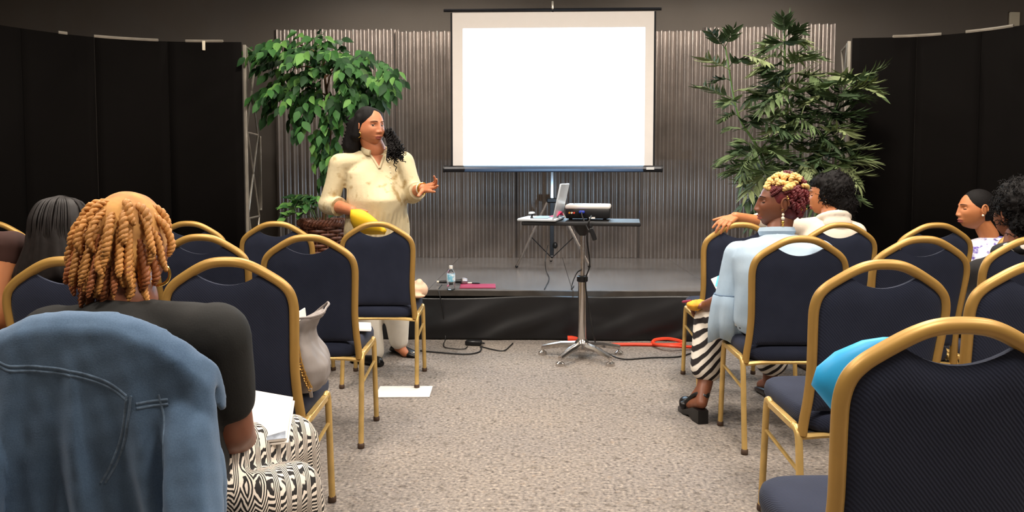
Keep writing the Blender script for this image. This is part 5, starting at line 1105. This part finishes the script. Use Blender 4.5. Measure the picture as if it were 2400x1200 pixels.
# things on her lap
o_ = W(1672, 668, 3.66); pf = thing('folder', 'white and aqua folder tilted in front of the light denim shirt', 'folder', o_)
cs = np.array([W(1666, 655, 3.72), W(1716, 634, 3.72), W(1716, 676, 3.62), W(1680, 682, 3.62)]) - o_; obj('cover', loft([cs, cs + [0, -.006, .004]]), MAT['paper'], pf, False); ci_ = cs.mean(0); cs2 = np.array([cs[0] * .35 + cs[3] * .65, cs[1] * .3 + cs[0] * .7, cs[1], cs[2]]); obj('aqua_panel', loft([cs2 + [0, -.007, .004], cs2 + [0, -.009, .005]]), MAT['bluefold'], pf, False)
o_ = c4.t.matrix_world @ Vector(wrL + np.array([-.03, .07, -.01])); sc = thing('scarf', 'crumpled amber cloth in the striped-skirt woman\'s hand', 'scarf', o_); V, Fc = ellipsoid((0, 0, 0), (.05, .05, .028), None, 30, 20); obj('cloth', (V * (1 + .22 * noise(V, 90, 8))[:, None], Fc), MAT['amber'], sc)
o_ = np.array(o_); pe2 = thing('pen', 'red-brown pen pointing left from the amber cloth', 'pen', o_ + [-.03, 0, .02]); e_ = W(1597, 708, o_[1] + .08) - o_ - [-.03, 0, .02]; obj('barrel', tube([(0, 0, 0), e_ * .8], .007, 8), MAT['red'], pe2); obj('tip', tube([e_ * .8, e_], [.007, .002], 8), MAT['glide'], pe2)

# --- person in cream hoodie, arm along the next chair
c5 = seated('G1', 'seated person in cream hoodie with dark curly hair, arm along the next chair', 'skin4'); q = c5.w
pel = np.array([-.02, .2, .53]); nk = q(1950, 505, 4.36); mid = (pel + nk) / 2; shL = q(1880, 535, 4.34); shR = q(2005, 545, 4.30); elL = q(1795, 524, 4.30); wrL = q(1722, 508, 4.12); elR = q(2020, 640, 4.36); wrR = q(1960, 660, 4.6)
hipL, hipR = pel + [-.1, .03, 0], pel + [.1, .03, 0]; knL, knR = hipL + [-.06, .40, -.03], hipR + [.0, .40, -.03]; anL, anR = ground(knL + [-.02, -.10, 0], .09), ground(knR + [-.04, -.12, 0], .09)
Mh = c5.head(q(1938, 458, 4.42), 62, -4, 0, 1.0, False, nk, .055)
hand(c5.gh, wrL, q(1692, 522, 4.03) - wrL, c5.dirw((-.2, .3, -.9)), -1, (18, 26, 30, 34), 5, .95)
legs = [(hipL, knL, anL), (hipR, knR, anR)]; MAT['stripe2'] = stripes('striped_trousers', (.9, 0, .25), .05, (30, 24, 26), (226, 216, 204), .5)
hand(c5.gh, wrR, wrR - elR, (0, 0, -1), 1, (25, 28, 30, 34), 4, .92)
generic(c5, pel, mid, nk, [(shL, elL, wrL), (shR, elR, wrR)], legs, scale_prof(TORSO, 1.12, 1.1), top='hoodie', bottom='stripe2', slf=1.22, seed=71, hands=False, shoes='glide', tw=.066)
g = G(); a = np.linspace(0, 2 * PI, 22)[:-1]; g.add(tube(np.array([nk + np.array([.080 * math.cos(x), .070 * math.sin(x) - .010, -.020 - .034 * math.sin(x)]) for x in a]), .024, 8, closed=True, up=(0, 0, 1))); g.add(ellipsoid(nk + [0, -.075, -.05], (.085, .040, .06))); c5.cloth('hood', g, 'hoodie', .009, 4, .003, 25, 73)
face_parts(c5.t, c5.Mh, c5.Hv, .4, 'skin4', (-1,))
def afro(c, prims, m='hairblack', ncurl=90, seed=0, zl=-.08, amp=.008, cr_=.007, front=.02):
    Mh = c.Mh; g = G()
    for pc_, rd in prims: g.add(ellipsoid(pc_, rd, None, 28, 18), 0, Mh)
    V, Fc, N = fuse(g, .006, 2); V = V + N * (amp * .6 * noise(V, 90, seed, 3) + amp * .4 * noise(V, 260, seed + 1, 2))[:, None]; h = obj('hair', (V, Fc), MAT[m], c.t, True, 0)
    sel = np.random.default_rng(seed).choice(len(V), ncurl * 7); gc = G()
    for i in sel:
        p = V[i]; n_ = N[i]; e_ = p + n_ * .012 + np.array([random.uniform(-.018, .018), random.uniform(-.018, .018), random.uniform(-.026, .006)]); gc.add(curl_tube(p - n_ * .004, e_, 1.6, cr_ * .6, .0017, 0, random.uniform(0, 6), 10))
    o = obj('curls', gc, MAT[m], h, True, 0); o['kind'] = 'stuff'
    return h
afro(c5, [((0, -.045, .03), (.110, .105, .112)), ((.02, -.07, -.05), (.112, .085, .095)), ((.0, .0, .075), (.085, .085, .055))], ncurl=90, seed=5)
obj('stud_earring', ellipsoid((Mh @ np.array([-.083, .0, -.034, 1]))[:3], (.005, .005, .005), None, 8, 6), MAT['cream'], c5.t)

# --- woman in purple floral top, in profile
c6 = seated('I1', 'seated woman in profile with pulled-back hair and purple floral top', 'skin4'); q = c6.w
pel = np.array([-.10, .2, .53]); nk = q(2318, 552, 4.34); mid = (pel + nk) / 2; S6 = nrm(np.array([1, -.6, 0])); shL = q(2275, 600, 4.44); shR = nk + [.13, -.09, -.075]; elL = shL + [-.02, .08, -.25]; elR = shR + [.06, .08, -.24]; wrL = elL + [.06, .2, 0]; wrR = elR + [-.1, .2, 0]
hipL, hipR = pel + [-.08, .05, 0], pel + [.1, .0, 0]; knL, knR = hipL + [-.1, .38, -.03], hipR + [-.04, .40, -.03]; anL, anR = ground(knL, .09), ground(knR, .09)
c6.head(q(2288, 492, 4.34), 80, 0, 2, .96, 'soft', nk, .046)
generic(c6, pel, mid, nk, [(shL, elL, wrL), (shR, elR, wrR)], [(hipL, knL, anL), (hipR, knR, anR)], scale_prof(TORSO, .92, .95), S=S6, top='floral', seed=81, slf=.8); face_parts(c6.t, c6.Mh, c6.Hv, .9, 'skin4', (-1,))
g = G(); g.add(ellipsoid((0, -.012, .030), (.0775, .093, .095), None, 28, 18), 0, c6.Mh); g.add(ellipsoid((0, -.03, -.01), (.070, .064, .07), None, 28, 18), 0, c6.Mh); g.add(ellipsoid((0, -.115, .03), (.036, .034, .036), None, 20, 14), 0, c6.Mh); g.add(capsule((0, -.08, .025), (0, -.11, .03), .03, .03), 0, c6.Mh)
V, Fc, N = fuse(g, .005, 3); obj('hair', (V, Fc), MAT['hairblack'], c6.t, True, 0); obj('stud_earring', ellipsoid((c6.Mh @ np.array([-.084, .0, -.032, 1]))[:3], (.006, .006, .006), None, 8, 6), MAT['cream'], c6.t)

# --- woman in black at the right edge
c7 = seated('H2', 'seated woman in black with afro hair and pebble-dotted collar at right edge', 'skin2'); q = c7.w
pel = np.array([0, .2, .53]); nk = q(2386, 580, 3.38); mid = (pel + nk) / 2 + [0, -.04, 0]; shL = q(2298, 640, 3.36); shR = nk + [.17, -.02, -.08]; elL = q(2262, 760, 3.42); elR = shR + [.05, .08, -.25]; wrL = elL + [.12, .2, 0]; wrR = elR + [-.1, .2, 0]
hipL, hipR = pel + [-.1, .03, 0], pel + [.1, .03, 0]; knL, knR = hipL + [-.03, .40, -.03], hipR + [.03, .40, -.03]; anL, anR = ground(knL, .09), ground(knR, .09)
c7.head(q(2384, 500, 3.40), 16, -3, 0, 1.0, False, nk, .055)
tp = generic(c7, pel, mid, nk, [(shL, elL, wrL), (shR, elR, wrR)], [(hipL, knL, anL), (hipR, knR, anR)], scale_prof(T1, 1.0, 1.0), top='blacktop', seed=91, slf=1.5)
g = G(); a = np.linspace(0, 2 * PI, 24)[:-1]; g.add(tube(np.array([nk + np.array([.078 * math.cos(x), .072 * math.sin(x) - .005, -.012 - .02 * math.sin(x)]) for x in a]), .034, 8, closed=True, up=(0, 0, 1))); c7.cloth('collar', g, 'collar', .008, 3, .002, 30, 93, (1, 1, 1), 'black collar with white pebble dots')
afro(c7, [((.01, -.035, .05), (.118, .118, .115)), ((.02, -.07, -.04), (.110, .09, .085)), ((.05, -.03, .0), (.08, .1, .09))], ncurl=110, seed=9, amp=.010, cr_=.009)

# ================================================================== BAGS, PAPERS ON CHAIRS AND FLOOR
def chair_pt(key, x, y, z): return np.array((CH[key].matrix_world @ Vector((x, y, z)))[:])
# grey handbag
o_ = chair_pt('A3', .185, .20, .472); hb = thing('handbag', 'slouchy grey leather handbag on the third-row aisle chair', 'handbag', o_, YAW)
a = np.arange(32) * 2 * PI / 32; rings = [np.stack([cx_ + rx * np.cos(a) * (1 + .07 * np.sin(3 * a + z * 40) + .06 * np.sin(7 * a - z * 25)), ry * np.sin(a), np.full(32, z) + (.025 * np.cos(a) + .01 * np.sin(2 * a) if z > .21 else 0)], 1) for z, rx, ry, cx_ in ((0, .03, .07, .0), (.008, .045, .09, .002), (.04, .056, .115, .006), (.085, .058, .122, .008), (.125, .045, .115, .0), (.165, .030, .10, -.008), (.20, .024, .085, -.008), (.232, .036, .08, .002), (.250, .050, .08, .012))]
g = G(); g.add(loft(rings)); g.add(ellipsoid((.03, .0, .06), (.036, .09, .045)))
V, Fc, N = fuse(g, .006, 3); V = wrinkle(V, N, .009, 32, 14); V[:, 2] = np.maximum(V[:, 2], .0); bg = obj('bag_body', (V, Fc), MAT['greybag'], hb, True, 0)
tr_ = np.array([p_ for p_ in rings[-1]]); obj('rim', tube(tr_ + [0, 0, .002], .004, 6, closed=True), MAT['greybag'], hb)
cp = catmull([(-.01, -.118, .17), (.0, -.125, .12), (.015, -.125, .07), (.03, -.118, .03)], 5)
for i, p_ in enumerate(cp): obj('chain_link', tube([p_ + np.array([.006 * math.cos(b_), .004 * math.sin(b_) * (i % 2), .008 * math.sin(b_)]) for b_ in np.arange(8) * PI / 4], .0022, 5, closed=True, up=(0, 1, .2)), MAT['chain'], hb)
obj('strap_tab', bar((.03, -.12, .032), (.034, -.12, -.0), .012, .004, (0, 1, 0)), MAT['greybag'], hb); V, Fc = rbox((-.03, .0, .21), (.004, .13, .10), .001, (0, R(-6), 0)); obj('papers', (V, Fc), MAT['paper'], hb, False)
# papers
p = WZ(946, 919, 0); pa = thing('sheet_of_paper', 'white sheet of paper lying on the carpet under the front aisle chair', 'paper', (p[0], p[1], .001), R(3))
obj('sheet', rbox((0, 0, .0015), (.29, .215, .003), 0), MAT['paper'], pa, False); obj('second_sheet', rbox((.012, -.004, .0036), (.279, .210, .001), 0), MAT['paper'], pa, False)
o_ = chair_pt('A2', .155, .27, .4735); pa = thing('handout', 'white handout lying on the second-row aisle chair seat', 'paper', o_, YAW + R(12)); V, Fc = rbox((0, 0, .006), (.10, .17, .004), 0, (0, R(4), 0)); obj('sheet', (V, Fc), MAT['paper'], pa, False); obj('second_sheet', (V * [.96, .96, 1] + [.004, .006, .004], Fc), MAT['paper'], pa, False)
o_ = chair_pt('F4', -.165, .12, .4725); pa = thing('printed_card', 'small white printed card on the nearest right chair seat', 'paper', o_, YAW + R(5)); obj('card', rbox((0, .0, .002), (.07, .14, .002), 0), MAT['paper'], pa, False)
for k in range(5): obj('print_line', rbox((.0, .05 - .022 * k, .0033), (.05, .005, .0006), 0), MAT['greyprint'], pa, False)
# beige cloth bundle on the front aisle chair
o_ = chair_pt('A1', .165, .27, .473); bb = thing('beige_bundle', 'beige cloth bundle on the chair before the presenter', 'cloth', o_, YAW); g = G(); g.add(ellipsoid((.02, 0, .045), (.06, .10, .055))); g.add(ellipsoid((-.03, -.10, .022), (.11, .035, .02))); g.add(ellipsoid((.03, -.02, .085), (.03, .05, .03)))
V, Fc, N = fuse(g, .006, 3); V = wrinkle(V, N, .006, 34, 17); V[:, 2] = np.maximum(V[:, 2], .0); obj('cloth', (V, Fc), MAT['beige'], bb, True, 0)
# blue bag on the nearest right chair
o_ = chair_pt('F4', -.06, .115, .473); bb = thing('blue_bag', 'bright blue soft bag standing against the nearest right chair', 'bag', o_, YAW); rings = []
a = np.arange(36) * 2 * PI / 36
for z, rx, ry, cx_ in ((0, .05, .03, -.03), (.02, .06, .045, -.03), (.2, .062, .05, -.03), (.26, .066, .045, -.036), (.31, .078, .04, -.066), (.345, .075, .032, -.062), (.375, .06, .022, -.045), (.398, .035, .012, -.02), (.405, .012, .005, -.005)):
    rings.append(np.stack([cx_ + rx * np.sign(np.cos(a)) * np.abs(np.cos(a)) ** .7, .0 + ry * np.sin(a) - .035 * z / .4, np.full(36, z)], 1))
V, Fc = loft(rings); N_ = np.zeros_like(V); N_[:, 1] = np.sign(V[:, 1] + .0001); obj('bag_body', (V + N_ * (.006 * noise(V, 22, 19))[:, None] * (V[:, 2:] > .02), Fc), MAT['bluebag'], bb, True, 0)
